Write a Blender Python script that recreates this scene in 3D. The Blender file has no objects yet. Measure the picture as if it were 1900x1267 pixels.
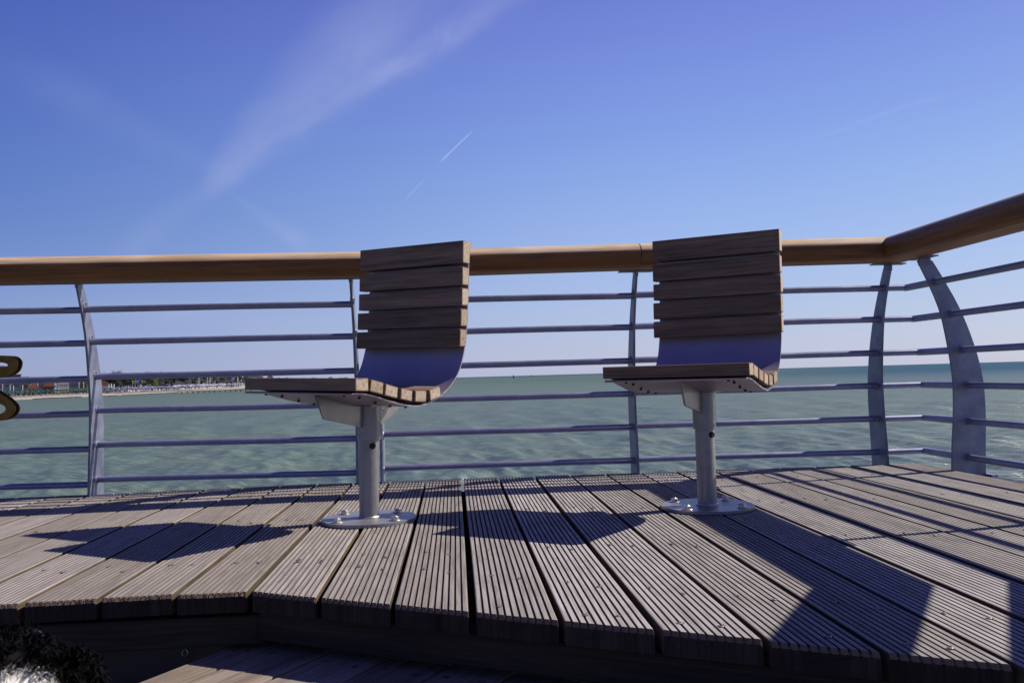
import bpy, bmesh, math, random
from mathutils import Vector, Matrix, noise as mnoise
import numpy as np
random.seed(7)
PI = math.pi
R = math.radians
S = bpy.context.scene
COL = S.collection

# ------------------------------------------------------------------ camera
H = 0.455                                     # eye above the deck boards
YAW, PITCH, ROLL = R(3.8413), R(2.2544), R(1.6302)
cam_d = bpy.data.cameras.new('camera'); cam = bpy.data.objects.new('camera', cam_d); COL.objects.link(cam)
fw = Vector((math.sin(YAW)*math.cos(PITCH), math.cos(YAW)*math.cos(PITCH), math.sin(PITCH)))
r0 = Vector((math.cos(YAW), -math.sin(YAW), 0)); u0 = r0.cross(fw)
rt = r0*math.cos(ROLL)-u0*math.sin(ROLL); up = u0*math.cos(ROLL)+r0*math.sin(ROLL)
cam.matrix_world = Matrix(((rt.x, up.x, -fw.x, 0), (rt.y, up.y, -fw.y, 0), (rt.z, up.z, -fw.z, H), (0, 0, 0, 1)))
cam_d.sensor_width = 36; cam_d.lens = 30.695
cam_d.clip_start = 0.02; cam_d.clip_end = 60000
cam_d.dof.use_dof = True; cam_d.dof.focus_distance = 3.0; cam_d.dof.aperture_fstop = 20.0
S.camera = cam

# ------------------------------------------------------------------ light
SUNV = Vector((1.15, 0.28, 1.0)).normalized()     # towards the sun
SUN_EL = math.asin(SUNV.z); SUN_AZ = math.atan2(SUNV.x, SUNV.y)
sd = bpy.data.lights.new('sun', 'SUN'); sun = bpy.data.objects.new('sun', sd); COL.objects.link(sun)
sd.energy = 4.4; sd.angle = R(0.53); sd.color = (1.0, 0.92, 0.80)
sun.rotation_euler = SUNV.to_track_quat('Z', 'Y').to_euler()
S.view_settings.view_transform = 'Standard'; S.view_settings.look = 'None'
S.view_settings.exposure = 0.9; S.view_settings.gamma = 1.0
S.view_settings.use_curve_mapping = False

W = bpy.data.worlds.new('World'); S.world = W; W.use_nodes = True
nt = W.node_tree; nt.nodes.clear()
class NB:
    """tiny node-graph helper"""
    def __init__(s, t): s.t = t
    def n(s, typ, **kw):
        x = s.t.nodes.new(typ)
        for k, v in kw.items(): setattr(x, k, v)
        return x
    def put(s, inp, v):
        if isinstance(v, bpy.types.NodeSocket): s.t.links.new(v, inp)
        elif v is not None: inp.default_value = v
    def m(s, op, a, b=None, c=None, clamp=False):
        x = s.n('ShaderNodeMath', operation=op, use_clamp=clamp)
        s.put(x.inputs[0], a)
        if b is not None: s.put(x.inputs[1], b)
        if c is not None: s.put(x.inputs[2], c)
        return x.outputs[0]
    def ramp(s, v, lo, hi, a=0.0, b=1.0, smooth=True):
        x = s.n('ShaderNodeMapRange', interpolation_type='SMOOTHSTEP' if smooth else 'LINEAR')
        s.put(x.inputs['Value'], v); s.put(x.inputs['From Min'], lo); s.put(x.inputs['From Max'], hi)
        s.put(x.inputs['To Min'], a); s.put(x.inputs['To Max'], b)
        return x.outputs['Result']
    def mix(s, f, a, b, blend='MIX'):
        x = s.n('ShaderNodeMix', data_type='RGBA', blend_type=blend)
        s.put(x.inputs[0], f); s.put(x.inputs[6], a); s.put(x.inputs[7], b)
        return x.outputs[2]
    def noise(s, vec, scale, detail=4.0, rough=0.5, out='Fac', dist=0.0):
        x = s.n('ShaderNodeTexNoise'); s.put(x.inputs['Vector'], vec)
        x.inputs['Scale'].default_value = scale; x.inputs['Detail'].default_value = detail
        x.inputs['Roughness'].default_value = rough; x.inputs['Distortion'].default_value = dist
        return x.outputs[out]
    def vscale(s, vec, sc, add=None):
        x = s.n('ShaderNodeMapping'); s.put(x.inputs['Vector'], vec); x.inputs['Scale'].default_value = sc
        if add is not None: s.put(x.inputs['Location'], add)
        return x.outputs[0]

def C4(c): return (c[0], c[1], c[2], 1.0)

w = NB(nt)
geo = w.n('ShaderNodeTexCoord')
sky = w.n('ShaderNodeTexSky', sky_type='NISHITA', sun_disc=False)
sky.sun_elevation = SUN_EL; sky.sun_rotation = SUN_AZ
sky.altitude = 0; sky.air_density = 1.0; sky.dust_density = 0.5; sky.ozone_density = 2.5
sep = w.n('ShaderNodeSeparateXYZ'); nt.links.new(geo.outputs['Generated'], sep.inputs[0])
dx, dy, dz = sep.outputs
cr = w.n('ShaderNodeValToRGB'); nt.links.new(w.m('MULTIPLY', w.m('MAXIMUM', dz, 0.0), 1.0), cr.inputs[0])
el = cr.color_ramp; el.interpolation = 'B_SPLINE'
STOPS = [(0.0, (0.45, 0.48, 0.68)), (0.05, (0.40, 0.465, 0.70)), (0.15, (0.295, 0.43, 0.79)), (0.26, (0.205, 0.32, 0.76)), (0.40, (0.135, 0.180, 0.65)), (0.65, (0.095, 0.085, 0.44)), (1.0, (0.075, 0.060, 0.36))]
el.elements[0].position = 0; el.elements[0].color = C4(STOPS[0][1]); el.elements[1].position = 1; el.elements[1].color = C4(STOPS[-1][1])
for p_, c_ in STOPS[1:-1]:
    e_ = el.elements.new(p_); e_.color = C4(c_)
cs = w.m('ADD', w.m('MULTIPLY', dx, math.sin(SUN_AZ)), w.m('MULTIPLY', dy, math.cos(SUN_AZ)))
azlow = w.mix(w.ramp(dz, 0.0, 0.20), (0.50, 0.58, 0.80, 1), (0.22, 0.33, 0.60, 1))
azc = w.mix(w.ramp(cs, -0.48, 0.52), azlow, (1.0, 1.0, 1.0, 1))
azc = w.mix(w.ramp(cs, 0.45, 0.98), azc, (1.12, 1.10, 1.0, 1))
grad = w.mix(1.0, cr.outputs[0], azc, 'MULTIPLY')
gsc = w.n('ShaderNodeVectorMath', operation='SCALE'); nt.links.new(grad, gsc.inputs[0]); gsc.inputs['Scale'].default_value = 5.4
skyc = w.mix(0.88, sky.outputs[0], gsc.outputs[0])
# cirrus and vapour trails: bands along lines in the northern sky, in u = x/y, v = z/y
ysafe = w.m('MAXIMUM', dy, 0.05)
u = w.m('DIVIDE', dx, ysafe); v = w.m('DIVIDE', dz, ysafe)
comb = w.n('ShaderNodeCombineXYZ'); nt.links.new(u, comb.inputs[0]); nt.links.new(v, comb.inputs[1])
front = w.ramp(dy, 0.08, 0.25)
WOB = w.m('SUBTRACT', w.noise(comb.outputs[0], 5.0, 4.0, 0.6), 0.5)
def band(p0, p1, w0, w1, strength, soft=1.0, wob=0.0, tex=None, tex_amt=0.6, e0=0.08, e1=0.08, angscale=(1, 1)):
    """soft band from p0 to p1 (u,v), half widths w0..w1"""
    L = math.hypot(p1[0]-p0[0], p1[1]-p0[1]); tx, ty = (p1[0]-p0[0])/L, (p1[1]-p0[1])/L
    a = w.m('SUBTRACT', u, p0[0]); b = w.m('SUBTRACT', v, p0[1])
    t = w.m('DIVIDE', w.m('ADD', w.m('MULTIPLY', a, tx), w.m('MULTIPLY', b, ty)), L)
    s = w.m('SUBTRACT', w.m('MULTIPLY', b, tx), w.m('MULTIPLY', a, ty))
    if wob:
        s = w.m('ADD', s, w.m('MULTIPLY', WOB, wob))
    hw = w.m('ADD', w.m('MULTIPLY', t, w1-w0), w0)
    q = w.m('DIVIDE', w.m('ABSOLUTE', s), w.m('MAXIMUM', hw, 0.0004))
    mk = w.ramp(q, 1.0-soft, 1.0, 1.0, 0.0)
    mk = w.m('MULTIPLY', mk, w.ramp(t, -e0, e0))
    mk = w.m('MULTIPLY', mk, w.ramp(t, 1-e1, 1+e1, 1.0, 0.0))
    if tex:
        # streaks along the band
        al = w.n('ShaderNodeCombineXYZ'); nt.links.new(w.m('MULTIPLY', t, tex[0]), al.inputs[0]); nt.links.new(w.m('MULTIPLY', s, tex[1]), al.inputs[1])
        nn = w.noise(al.outputs[0], 1.0, 3.0, 0.6, dist=0.4)
        mk = w.m('MULTIPLY', mk, w.ramp(nn, 0.3, 0.72, 1-tex_amt, 1.0))
    return w.m('MULTIPLY', mk, strength)
def PU(x, y):
    """bearing and height in the sky (u, v) of a cloud seen at photograph pixel x, y"""
    d_ = fw*1620.0+rt*(x-950.0)-up*(y-633.5); return (d_.x/d_.y, d_.z/d_.y)
bands = [
    band(PU(395, 345), PU(775, -10), 0.022, 0.110, 0.18, soft=1.0, wob=0.05, tex=(2.0, 14.0), tex_amt=0.45, e0=0.12, e1=0.5),
    band(PU(560, 235), PU(960, -15), 0.012, 0.030, 0.13, soft=1.0, wob=0.035, tex=(4.0, 30.0), tex_amt=0.7, e0=0.4, e1=0.3),
    band(PU(430, 330), PU(30, 140), 0.016, 0.050, 0.045, soft=1.0, wob=0.04, tex=(2.0, 12.0), tex_amt=0.6, e0=0.3, e1=0.4),
    band(PU(430, 320), PU(220, 480), 0.016, 0.034, 0.055, soft=1.0, wob=0.03, tex=(2.0, 16.0), tex_amt=0.6, e0=0.3, e1=0.4),
    band(PU(450, 375), PU(575, 455), 0.006, 0.022, 0.09, soft=1.0, wob=0.02, tex=(2.0, 26.0), tex_amt=0.6, e0=0.5, e1=0.25),
    band(PU(130, 560), PU(520, 590), 0.016, 0.028, 0.09, soft=1.0, wob=0.04, tex=(3.0, 24.0), tex_amt=0.7, e0=0.4, e1=0.4),
    band(PU(820, 298), PU(873, 246), 0.0016, 0.0010, 0.34, soft=0.9, wob=0.003, e0=0.15, e1=0.15),
    band(PU(755, 368), PU(788, 333), 0.0012, 0.0009, 0.18, soft=0.9, wob=0.003, e0=0.2, e1=0.2),
    band(PU(1470, 262), PU(1760, 178), 0.002, 0.008, 0.07, soft=1.0, wob=0.02, tex=(6.0, 50.0), tex_amt=0.5, e0=0.2, e1=0.25),
]
tot = bands[0]
for b in bands[1:]: tot = w.m('ADD', tot, b)
tot = w.m('MULTIPLY', w.m('MULTIPLY', tot, front), 1.5, clamp=True)
cloudc = w.mix(tot, skyc, (2.9, 3.1, 4.4, 1))
bg = w.n('ShaderNodeBackground'); nt.links.new(cloudc, bg.inputs[0]); bg.inputs[1].default_value = 0.10
W.cycles.sampling_method = 'MANUAL'; W.cycles.sample_map_resolution = 256
ow = w.n('ShaderNodeOutputWorld'); nt.links.new(bg.outputs[0], ow.inputs[0])

# ------------------------------------------------------------------ helpers
def link(o, parent=None):
    COL.objects.link(o)
    if parent is not None: o.parent = parent
    return o
def mesh_from(name, verts, faces, mats=(), mi=None, smooth=None):
    me = bpy.data.meshes.new(name)
    me.from_pydata([tuple(p) for p in verts], [], faces)
    for m_ in mats: me.materials.append(m_)
    if mi is not None: me.polygons.foreach_set('material_index', mi)
    if smooth is True: me.polygons.foreach_set('use_smooth', [True]*len(me.polygons))
    elif smooth: me.polygons.foreach_set('use_smooth', smooth)
    me.update()
    return me
def ob(name, me, parent=None, loc=None, **props):
    o = bpy.data.objects.new(name, me); link(o, parent)
    if loc is not None: o.location = loc
    for k, v_ in props.items(): o[k] = v_
    return o
def empty(name, loc=(0, 0, 0), **props):
    o = bpy.data.objects.new(name, None); link(o); o.location = loc; o.empty_display_size = 0.1
    for k, v_ in props.items(): o[k] = v_
    return o
class MB:
    """collects polygons for one mesh"""
    def __init__(s): s.v = []; s.f = []; s.mi = []; s.sm = []
    def add(s, vs, fs, mi=0, sm=False):
        o = len(s.v); s.v += [tuple(p) for p in vs]; s.f += [tuple(i+o for i in f) for f in fs]
        s.mi += [mi]*len(fs); s.sm += [sm]*len(fs)
    def box(s, c, d, mi=0, M=None):
        x, y, z = d[0]/2, d[1]/2, d[2]/2
        vs = [Vector((i*x, j*y, k*z)) for i in (-1, 1) for j in (-1, 1) for k in (-1, 1)]
        if M is not None: vs = [M @ p for p in vs]
        vs = [p+Vector(c) for p in vs]
        s.add(vs, [(0, 1, 3, 2), (4, 6, 7, 5), (0, 4, 5, 1), (2, 3, 7, 6), (0, 2, 6, 4), (1, 5, 7, 3)], mi)
    def prism(s, poly, fn, t0, t1, mi=0, sm=False, mi_cap=None):
        """poly: 2D points (counter-clockwise); fn(a,b,t)->3D; extruded t0..t1"""
        n = len(poly)
        vs = [fn(a, b, t0) for a, b in poly]+[fn(a, b, t1) for a, b in poly]
        s.add(vs, [(i, (i+1) % n, n+(i+1) % n, n+i) for i in range(n)], mi, sm)
        mc = mi if mi_cap is None else mi_cap
        s.add(vs, [tuple(range(n))[::-1]], mc); s.add(vs, [tuple(range(n, 2*n))], mc)
    def tube(s, pts, rad, n=12, mi=0, cap=True, sm=True):
        pts = [Vector(p) for p in pts]; rings = []
        rr = rad if isinstance(rad, (list, tuple)) else [rad]*len(pts)
        prev = None
        for i, p in enumerate(pts):
            d = (pts[min(i+1, len(pts)-1)]-pts[max(i-1, 0)]).normalized()
            if prev is None:
                a = d.orthogonal().normalized()
            else:
                a = (prev-d*prev.dot(d)).normalized()
            prev = a; b = d.cross(a)
            rings.append([p+(a*math.cos(2*PI*k/n)+b*math.sin(2*PI*k/n))*rr[i] for k in range(n)])
        vs = [q for r_ in rings for q in r_]; fs = []
        for i in range(len(pts)-1):
            for k in range(n):
                fs.append((i*n+k, i*n+(k+1) % n, (i+1)*n+(k+1) % n, (i+1)*n+k))
        s.add(vs, fs, mi, sm)
        if cap:
            s.add(rings[0], [tuple(range(n))[::-1]], mi); s.add(rings[-1], [tuple(range(n))], mi)
    def mesh(s, name, *mats):
        me = mesh_from(name, s.v, s.f, mats, s.mi, s.sm)
        bm = bmesh.new(); bm.from_mesh(me); bmesh.ops.remove_doubles(bm, verts=bm.verts, dist=1e-5)
        bmesh.ops.recalc_face_normals(bm, faces=bm.faces)
        for e in bm.edges:
            if len(e.link_faces) == 2 and e.calc_face_angle(0) > 0.75: e.smooth = False
        bm.to_mesh(me); bm.free()
        return me
def bevel_mesh(me, wd, seg=2, angle=35):
    bm = bmesh.new(); bm.from_mesh(me)
    es = [e for e in bm.edges if len(e.link_faces) == 2 and e.calc_face_angle(0) > R(angle)]
    bmesh.ops.bevel(bm, geom=es, offset=wd, segments=seg, profile=0.6, affect='EDGES', clamp_overlap=True)
    for f in bm.faces: f.smooth = False
    bm.to_mesh(me); bm.free(); me.update(); return me

# ------------------------------------------------------------------ materials
def mat(name):
    m_ = bpy.data.materials.new(name); m_.use_nodes = True
    t = m_.node_tree; bs = t.nodes['Principled BSDF']
    return m_, NB(t), bs
def bump(g, bs, h, strength, dist):
    b = g.n('ShaderNodeBump'); g.put(b.inputs['Height'], h)
    b.inputs['Strength'].default_value = strength; b.inputs['Distance'].default_value = dist
    g.t.links.new(b.outputs[0], bs.inputs['Normal'])
def plain0(name, c):
    m_, g, bs = mat(name); bs.inputs['Base Color'].default_value = C4(c); bs.inputs['Roughness'].default_value = 0.95
    bs.inputs['Specular IOR Level'].default_value = 0.1; return m_
def wood(name, c0, c1, c2, along='Y', scale=1.0, rough=0.75, spec=0.3, rnd=0.25, bumpd=0.0006, knots=0.0, stain=0.0):
    m_, g, bs = mat(name)
    tc = g.n('ShaderNodeTexCoord'); oi = g.n('ShaderNodeObjectInfo')
    off = g.n('ShaderNodeCombineXYZ')
    rx = g.m('MULTIPLY', oi.outputs['Random'], 37.0)
    for i in range(3): g.put(off.inputs[i], rx)
    sc = {'X': (1.2, 26, 26), 'Y': (26, 1.2, 26), 'Z': (26, 26, 1.2)}[along]
    vec = g.vscale(tc.outputs['Object'], tuple(s_*scale for s_ in sc), off.outputs[0])
    n1 = g.noise(vec, 1.0, 4.0, 0.65, dist=0.5)
    vec2 = g.vscale(tc.outputs['Object'], tuple(s_*scale*4.5 for s_ in sc), off.outputs[0])
    n2 = g.noise(vec2, 1.0, 3.0, 0.7)
    n3 = g.noise(g.vscale(tc.outputs['Object'], (3.3*scale,)*3, off.outputs[0]), 1.0, 2.0, 0.6)
    col = g.mix(g.ramp(n1, 0.3, 0.7), C4(c0), C4(c1))
    col = g.mix(g.m('MULTIPLY', g.ramp(n3, 0.45, 0.75), 0.75), col, C4(c2))
    fine = g.ramp(n2, 0.30, 0.62, 0.55, 1.12)
    fc = g.n('ShaderNodeCombineColor')
    for i in range(3): g.put(fc.inputs[i], fine)
    col = g.mix(0.75, col, fc.outputs[0], 'MULTIPLY')
    wn = g.n('ShaderNodeTexWhiteNoise', noise_dimensions='1D'); g.put(wn.inputs['W'], g.m('MULTIPLY', oi.outputs['Random'], 91.7))
    val = g.m('ADD', g.m('MULTIPLY', wn.outputs['Value'], rnd*2), 1-rnd)
    vc = g.n('ShaderNodeCombineColor')
    g.put(vc.inputs[0], val); g.put(vc.inputs[1], g.m('POWER', val, 1.08)); g.put(vc.inputs[2], g.m('POWER', val, 1.22))
    col = g.mix(1.0, col, vc.outputs[0], 'MULTIPLY')
    if stain:
        st = g.noise(g.vscale(tc.outputs['Object'], (9*scale, 5*scale, 9*scale), off.outputs[0]), 1.0, 6.0, 0.7)
        col = g.mix(g.m('MULTIPLY', g.ramp(st, 0.55, 0.72), stain), col, C4(tuple(c*0.45 for c in c0)))
    g.put(bs.inputs['Base Color'], col)
    bs.inputs['Roughness'].default_value = rough; bs.inputs['Specular IOR Level'].default_value = spec
    g.put(bs.inputs['Roughness'], g.ramp(n1, 0.2, 0.8, rough-0.1, rough+0.1))
    bump(g, bs, g.m('ADD', n2, g.m('MULTIPLY', n1, 0.8)), 1.0, bumpd)
    return m_
M_deck = wood('weathered_deck_wood', (0.264, 0.243, 0.234), (0.215, 0.197, 0.191), (0.196, 0.180, 0.177), 'Y', 1.0, 0.85, 0.25, 0.20, 0.0009, stain=0.5)
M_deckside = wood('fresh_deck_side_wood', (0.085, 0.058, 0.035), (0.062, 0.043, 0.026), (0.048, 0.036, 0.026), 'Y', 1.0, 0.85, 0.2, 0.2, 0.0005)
M_groove = plain0('dark_groove_wood', (0.10, 0.078, 0.062))  # groove walls and floors, darker than the board tops
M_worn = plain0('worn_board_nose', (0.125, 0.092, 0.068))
M_deckend = wood('shade_darkened_end_grain', (0.036, 0.029, 0.024), (0.02, 0.016, 0.014), (0.028, 0.022, 0.019), 'Z', 1.2, 0.9, 0.15, 0.2, 0.0006)  # weathered end grain, coloured darker still for the shade on the ends
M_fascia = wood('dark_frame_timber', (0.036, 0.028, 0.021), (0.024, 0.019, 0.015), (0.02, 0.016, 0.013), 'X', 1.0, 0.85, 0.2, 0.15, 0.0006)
M_low = wood('lower_deck_wood', (0.195, 0.160, 0.130), (0.135, 0.105, 0.08), (0.12, 0.094, 0.07), 'Y', 0.9, 0.8, 0.3, 0.15, 0.0007, stain=0.3)
M_railshade = wood('shaded_handrail_side_wood', (0.18, 0.072, 0.015), (0.12, 0.046, 0.009), (0.145, 0.058, 0.013), 'X', 0.8, 0.6, 0.3, 0.08, 0.0003)  # unweathered brown side, its colour also darkened to carry the shade
M_railshadeY = wood('shaded_handrail_side_wood_right', (0.18, 0.072, 0.015), (0.12, 0.046, 0.009), (0.145, 0.058, 0.013), 'Y', 0.8, 0.6, 0.3, 0.08, 0.0003)
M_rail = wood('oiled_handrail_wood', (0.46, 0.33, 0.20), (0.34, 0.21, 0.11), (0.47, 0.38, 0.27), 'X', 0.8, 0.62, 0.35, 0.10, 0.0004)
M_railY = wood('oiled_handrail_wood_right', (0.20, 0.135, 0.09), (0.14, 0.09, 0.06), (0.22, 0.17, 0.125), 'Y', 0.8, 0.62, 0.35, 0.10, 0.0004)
M_slat = wood('seat_slat_wood', (0.20, 0.130, 0.088), (0.095, 0.060, 0.042), (0.16, 0.108, 0.078), 'X', 1.0, 0.7, 0.3, 0.16, 0.0006)
M_slatend = wood('slat_end_grain', (0.33, 0.265, 0.20), (0.30, 0.235, 0.17), (0.36, 0.31, 0.25), 'X', 0.9, 0.85, 0.2, 0.16, 0.0003)

def metal(name, c0, c1, metallic, r0_, r1_, scale=30.0, bumpd=0.0003, streak=False, spec=0.5):
    m_, g, bs = mat(name)
    tc = g.n('ShaderNodeTexCoord'); oi = g.n('ShaderNodeObjectInfo')
    off = g.n('ShaderNodeCombineXYZ'); g.put(off.inputs[0], g.m('MULTIPLY', oi.outputs['Random'], 9.0)); g.put(off.inputs[1], g.m('MULTIPLY', oi.outputs['Random'], 5.0))
    vec = g.vscale(tc.outputs['Object'], (1, 1, 1), off.outputs[0])
    a = g.noise(vec, scale, 5.0, 0.65); b = g.noise(vec, scale*0.22, 4.0, 0.6)
    f = g.m('ADD', g.m('MULTIPLY', a, 0.5), g.m('MULTIPLY', b, 0.5))
    g.put(bs.inputs['Base Color'], g.mix(g.ramp(f, 0.36, 0.64), C4(c0), C4(c1)))
    bs.inputs['Metallic'].default_value = metallic
    g.put(bs.inputs['Roughness'], g.ramp(b, 0.3, 0.7, r0_, r1_))
    bs.inputs['Specular IOR Level'].default_value = spec
    bump(g, bs, a, 0.7, bumpd)
    return m_
M_galv = metal('galvanised_steel', (0.19, 0.20, 0.30), (0.25, 0.26, 0.36), 0.6, 0.40, 0.50, 30.0, 0.00006)
M_galvp = metal('galvanised_post_steel', (0.115, 0.12, 0.18), (0.21, 0.22, 0.285), 0.6, 0.42, 0.55, 14.0, 0.00015)
M_sheet = metal('grey_painted_sheet', (0.30, 0.25, 0.31), (0.33, 0.28, 0.34), 0.55, 0.33, 0.42, 14.0, 0.00008)
M_steel = metal('grey_coated_steel', (0.20, 0.193, 0.21), (0.26, 0.25, 0.265), 0.55, 0.33, 0.42, 24.0, 0.0001)
M_bolt = metal('stainless_bolt', (0.50, 0.48, 0.44), (0.62, 0.60, 0.56), 0.9, 0.25, 0.4, 90.0, 0.0001)
M_brass = metal('dark_brass', (0.13, 0.072, 0.016), (0.20, 0.12, 0.035), 0.95, 0.35, 0.5, 20.0, 0.0002)
def plain(name, c, rough=0.8, spec=0.3, var=0.25, scale=3.0, metallic=0.0):
    m_, g, bs = mat(name)
    tc = g.n('ShaderNodeTexCoord')
    n_ = g.noise(tc.outputs['Object'], scale, 5.0, 0.6)
    g.put(bs.inputs['Base Color'], g.mix(g.ramp(n_, 0.3, 0.7), C4([k*(1-var) for k in c]), C4([min(1, k*(1+var)) for k in c])))
    bs.inputs['Roughness'].default_value = rough; bs.inputs['Specular IOR Level'].default_value = spec
    bs.inputs['Metallic'].default_value = metallic
    return m_
M_hole = plain('dark_screw_recess', (0.03, 0.025, 0.02))
M_clip = M_hole
M_screw = metal('zinc_screw', (0.34, 0.31, 0.26), (0.5, 0.46, 0.38), 0.8, 0.35, 0.5, 200.0, 0.0001)
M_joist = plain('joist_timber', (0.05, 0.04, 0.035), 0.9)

# ------------------------------------------------------------------ measures of the platform
TX = 0.0
def zt(x): return -0.012*min(1.0, max(0.0, (-0.6-x)/1.0))        # the left end droops a little
def far_edge(x): return 3.955-0.020*max(x, 0.0)
def near_edge(x):
    if x < -0.455: return 1.968
    y = 1.968-0.540*(x+0.455)
    return y
DECK_R = 2.15
def deck_near(x):
    y = near_edge(x)
    # right hand side: the platform edge cuts back under the bent railing
    yr = 1.98-(2.155-x)*1.54
    return y if x < 1.40 else max(y, yr)

# ------------------------------------------------------------------ deck
deck = empty('deck', (0, 0, 0), kind='structure', label='raised wooden pier deck of grooved weathered boards')
PITCHB, BW, TH = 0.1612, 0.1485, 0.044
def board_profile(w_):
    """top with ten grooves, from left to right; then the bottom"""
    pts = [(0.0, -0.003), (0.0010, -0.0010), (0.0030, 0.0)]
    n = 10; m0 = 0.0060; p = (w_-2*m0)/n; gw = 0.0040; gd = 0.0056
    for i in range(n):
        c = m0+p*(i+0.5)
        pts += [(c-gw/2-0.0004, 0.0), (c-gw/2+0.0005, -gd), (c+gw/2-0.0005, -gd), (c+gw/2+0.0004, 0.0)]
    pts += [(w_-0.0030, 0.0), (w_-0.0010, -0.0010), (w_, -0.003)]
    return pts, [(w_, -TH+0.002), (w_-0.002, -TH), (0.002, -TH), (0.0, -TH+0.002)]
def screw_mesh():
    b = MB()
    n = 10
    ring = lambda r_, z: [(r_*math.cos(2*PI*k/n), r_*math.sin(2*PI*k/n), z) for k in range(n)]
    o_, i_ = ring(0.0062, 0.0006), ring(0.0046, 0.0004)
    b.add(o_+i_, [(k, (k+1) % n, n+(k+1) % n, n+k) for k in range(n)], 0)
    c_ = ring(0.0046, 0.0005); d_ = ring(0.0022, 0.0014)
    b.add(c_+d_, [(k, (k+1) % n, n+(k+1) % n, n+k) for k in range(n)], 1)
    e_ = ring(0.0022, 0.0014); b.add(e_, [tuple(range(n))], 0)
    # raised splinters of wood round the head
    for a0, L in ((0.2, 0.011), (2.6, 0.012), (3.6, 0.009), (5.6, 0.010)):
        dx_, dy_ = math.cos(a0), math.sin(a0)
        b.add([(0.0045*dx_-0.0012*dy_, 0.0045*dy_+0.0012*dx_, 0.0004), (0.0045*dx_+0.0012*dy_, 0.0045*dy_-0.0012*dx_, 0.0004), (L*dx_, L*dy_, 0.0035)], [(0, 1, 2)], 0)
    return mesh_from('screw', b.v, b.f, (M_hole, M_screw), b.mi)
ME_screw = screw_mesh()
x_start = 0.031
k0, k1 = -19, 13
for k in range(k0, k1+1):
    xl = x_start+PITCHB*k+random.uniform(-0.001, 0.001)
    xr = min(xl+BW+random.uniform(-0.0015, 0.0015), DECK_R+0.02)
    if xr-xl < 0.05: continue
    top, bot = board_profile(xr-xl)
    prof = top+bot
    xc = (xl+xr)/2
    dzb = random.uniform(-0.0012, 0.0012); ly = random.uniform(-0.004, 0.004)
    yc = (deck_near(xc)+far_edge(xc))/2
    tw = random.uniform(-0.006, 0.006)
    cup = random.uniform(0.0, 0.0010)
    ns = 10
    vs = []; fs = []; mi = []
    n = len(prof)
    chips = [random.uniform(-0.0012, 0.0012) for _ in prof]
    for s_ in range(ns+1):
        t = max(0, s_-1)/(ns-1)
        for j, (px, pz) in enumerate(prof):
            x = xl+px
            y0, y1 = deck_near(x)+ly, far_edge(x)+ly*0.5
            if s_ == 0: y0 += chips[j] if pz > -0.01 else 0
            y = y0+(y1-y0)*t
            if s_ == 1: y += 0.0045
            bow = 0.0008*math.sin(t*7+k)
            z = pz+zt(x)+dzb+tw*(px-BW/2)*(t-0.5)+cup*((px/BW-0.5)**2)*4+bow*0.6
            if s_ == 0: z -= 0.0090 if pz > -0.0035 else (0.002 if pz > -0.012 else 0)
            vs.append((x+bow-xc, y-yc, z-zt(xc)))
    for s_ in range(ns):
        for j in range(n):
            a, b_ = s_*n+j, s_*n+(j+1) % n
            fs.append((b_, a, a+n, b_+n))
            side = (prof[j][0] in (0.0, ) and prof[(j+1) % n][0] == 0.0) or (prof[j][0] == prof[(j+1) % n][0] and prof[j][0] > 0.12)
            pa_, pb_ = prof[j][1], prof[(j+1) % n][1]
            groove = max(pa_, pb_) <= 0.0 and min(pa_, pb_) < -0.005 and min(pa_, pb_) > -0.01
            chamf = prof[(j+1) % n][1] != prof[j][1] and min(prof[(j+1) % n][1], prof[j][1]) == -0.003
            mi.append(1 if (side or chamf) else (4 if (s_ == 0 and min(pa_, pb_) > -0.02) else (3 if groove else 0)))
    fs.append(tuple(range(n))); mi.append(2)
    fs.append(tuple(range(ns*n, ns*n+n))[::-1]); mi.append(2)
    me = mesh_from('board', vs, fs, (M_deck, M_deckside, M_deckend, M_groove, M_worn), mi)
    b = ob('board', me, deck, (xc, yc, zt(xc)))
    # two screws over every joist
    ys = [2.285, 2.955, 3.62]
    if xc > -0.46: ys += [near_edge(xc)+0.325]
    if xc > 0.05: ys += [near_edge(xc)+0.072]
    if xc > 1.3: ys = [y for y in ys if y > deck_near(xc)+0.05]
    if xc < -2.2: ys = []
    for y in ys:
        for ox in (0.0453, 0.1043):
            px = ox+random.uniform(-0.004, 0.004)
            if random.random() < 0.06: continue
            yy = y+random.uniform(-0.020, 0.020)+(0.018 if ox < 0.1 else -0.022)
            x = xl+px
            s_ = ob('screw', ME_screw, b, (x-xc, yy-yc, 0.0008+dzb+zt(x)-zt(xc)))
            s_.rotation_euler = (0, 0, random.uniform(0, 6.28))
            q = random.uniform(0.8, 1.15); s_.scale = (q, q, q)
# framing under the boards
def beam(name, p0, p1, w_, z0, z1, m_, parent, bev=0.003):
    p0, p1 = Vector(p0), Vector(p1); d = (p1-p0); L = d.length; d.normalize()
    b = MB(); b.box((0, 0, 0), (L, w_, z1-z0))
    me = bevel_mesh(b.mesh(name, m_), bev, 1)
    c = (p0+p1)/2
    o = ob(name, me, parent, (c.x, c.y, (z0+z1)/2+zt(c.x)))
    o.rotation_euler = (0, -math.atan(TX)*d.x, math.atan2(d.y, d.x))
    return o
for y in (2.285, 2.955, 3.62, 3.87):
    beam('joist', (-2.9, y, 0), (2.1, y-0.02, 0), 0.06, -0.19, -0.0475, M_joist, deck)
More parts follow.
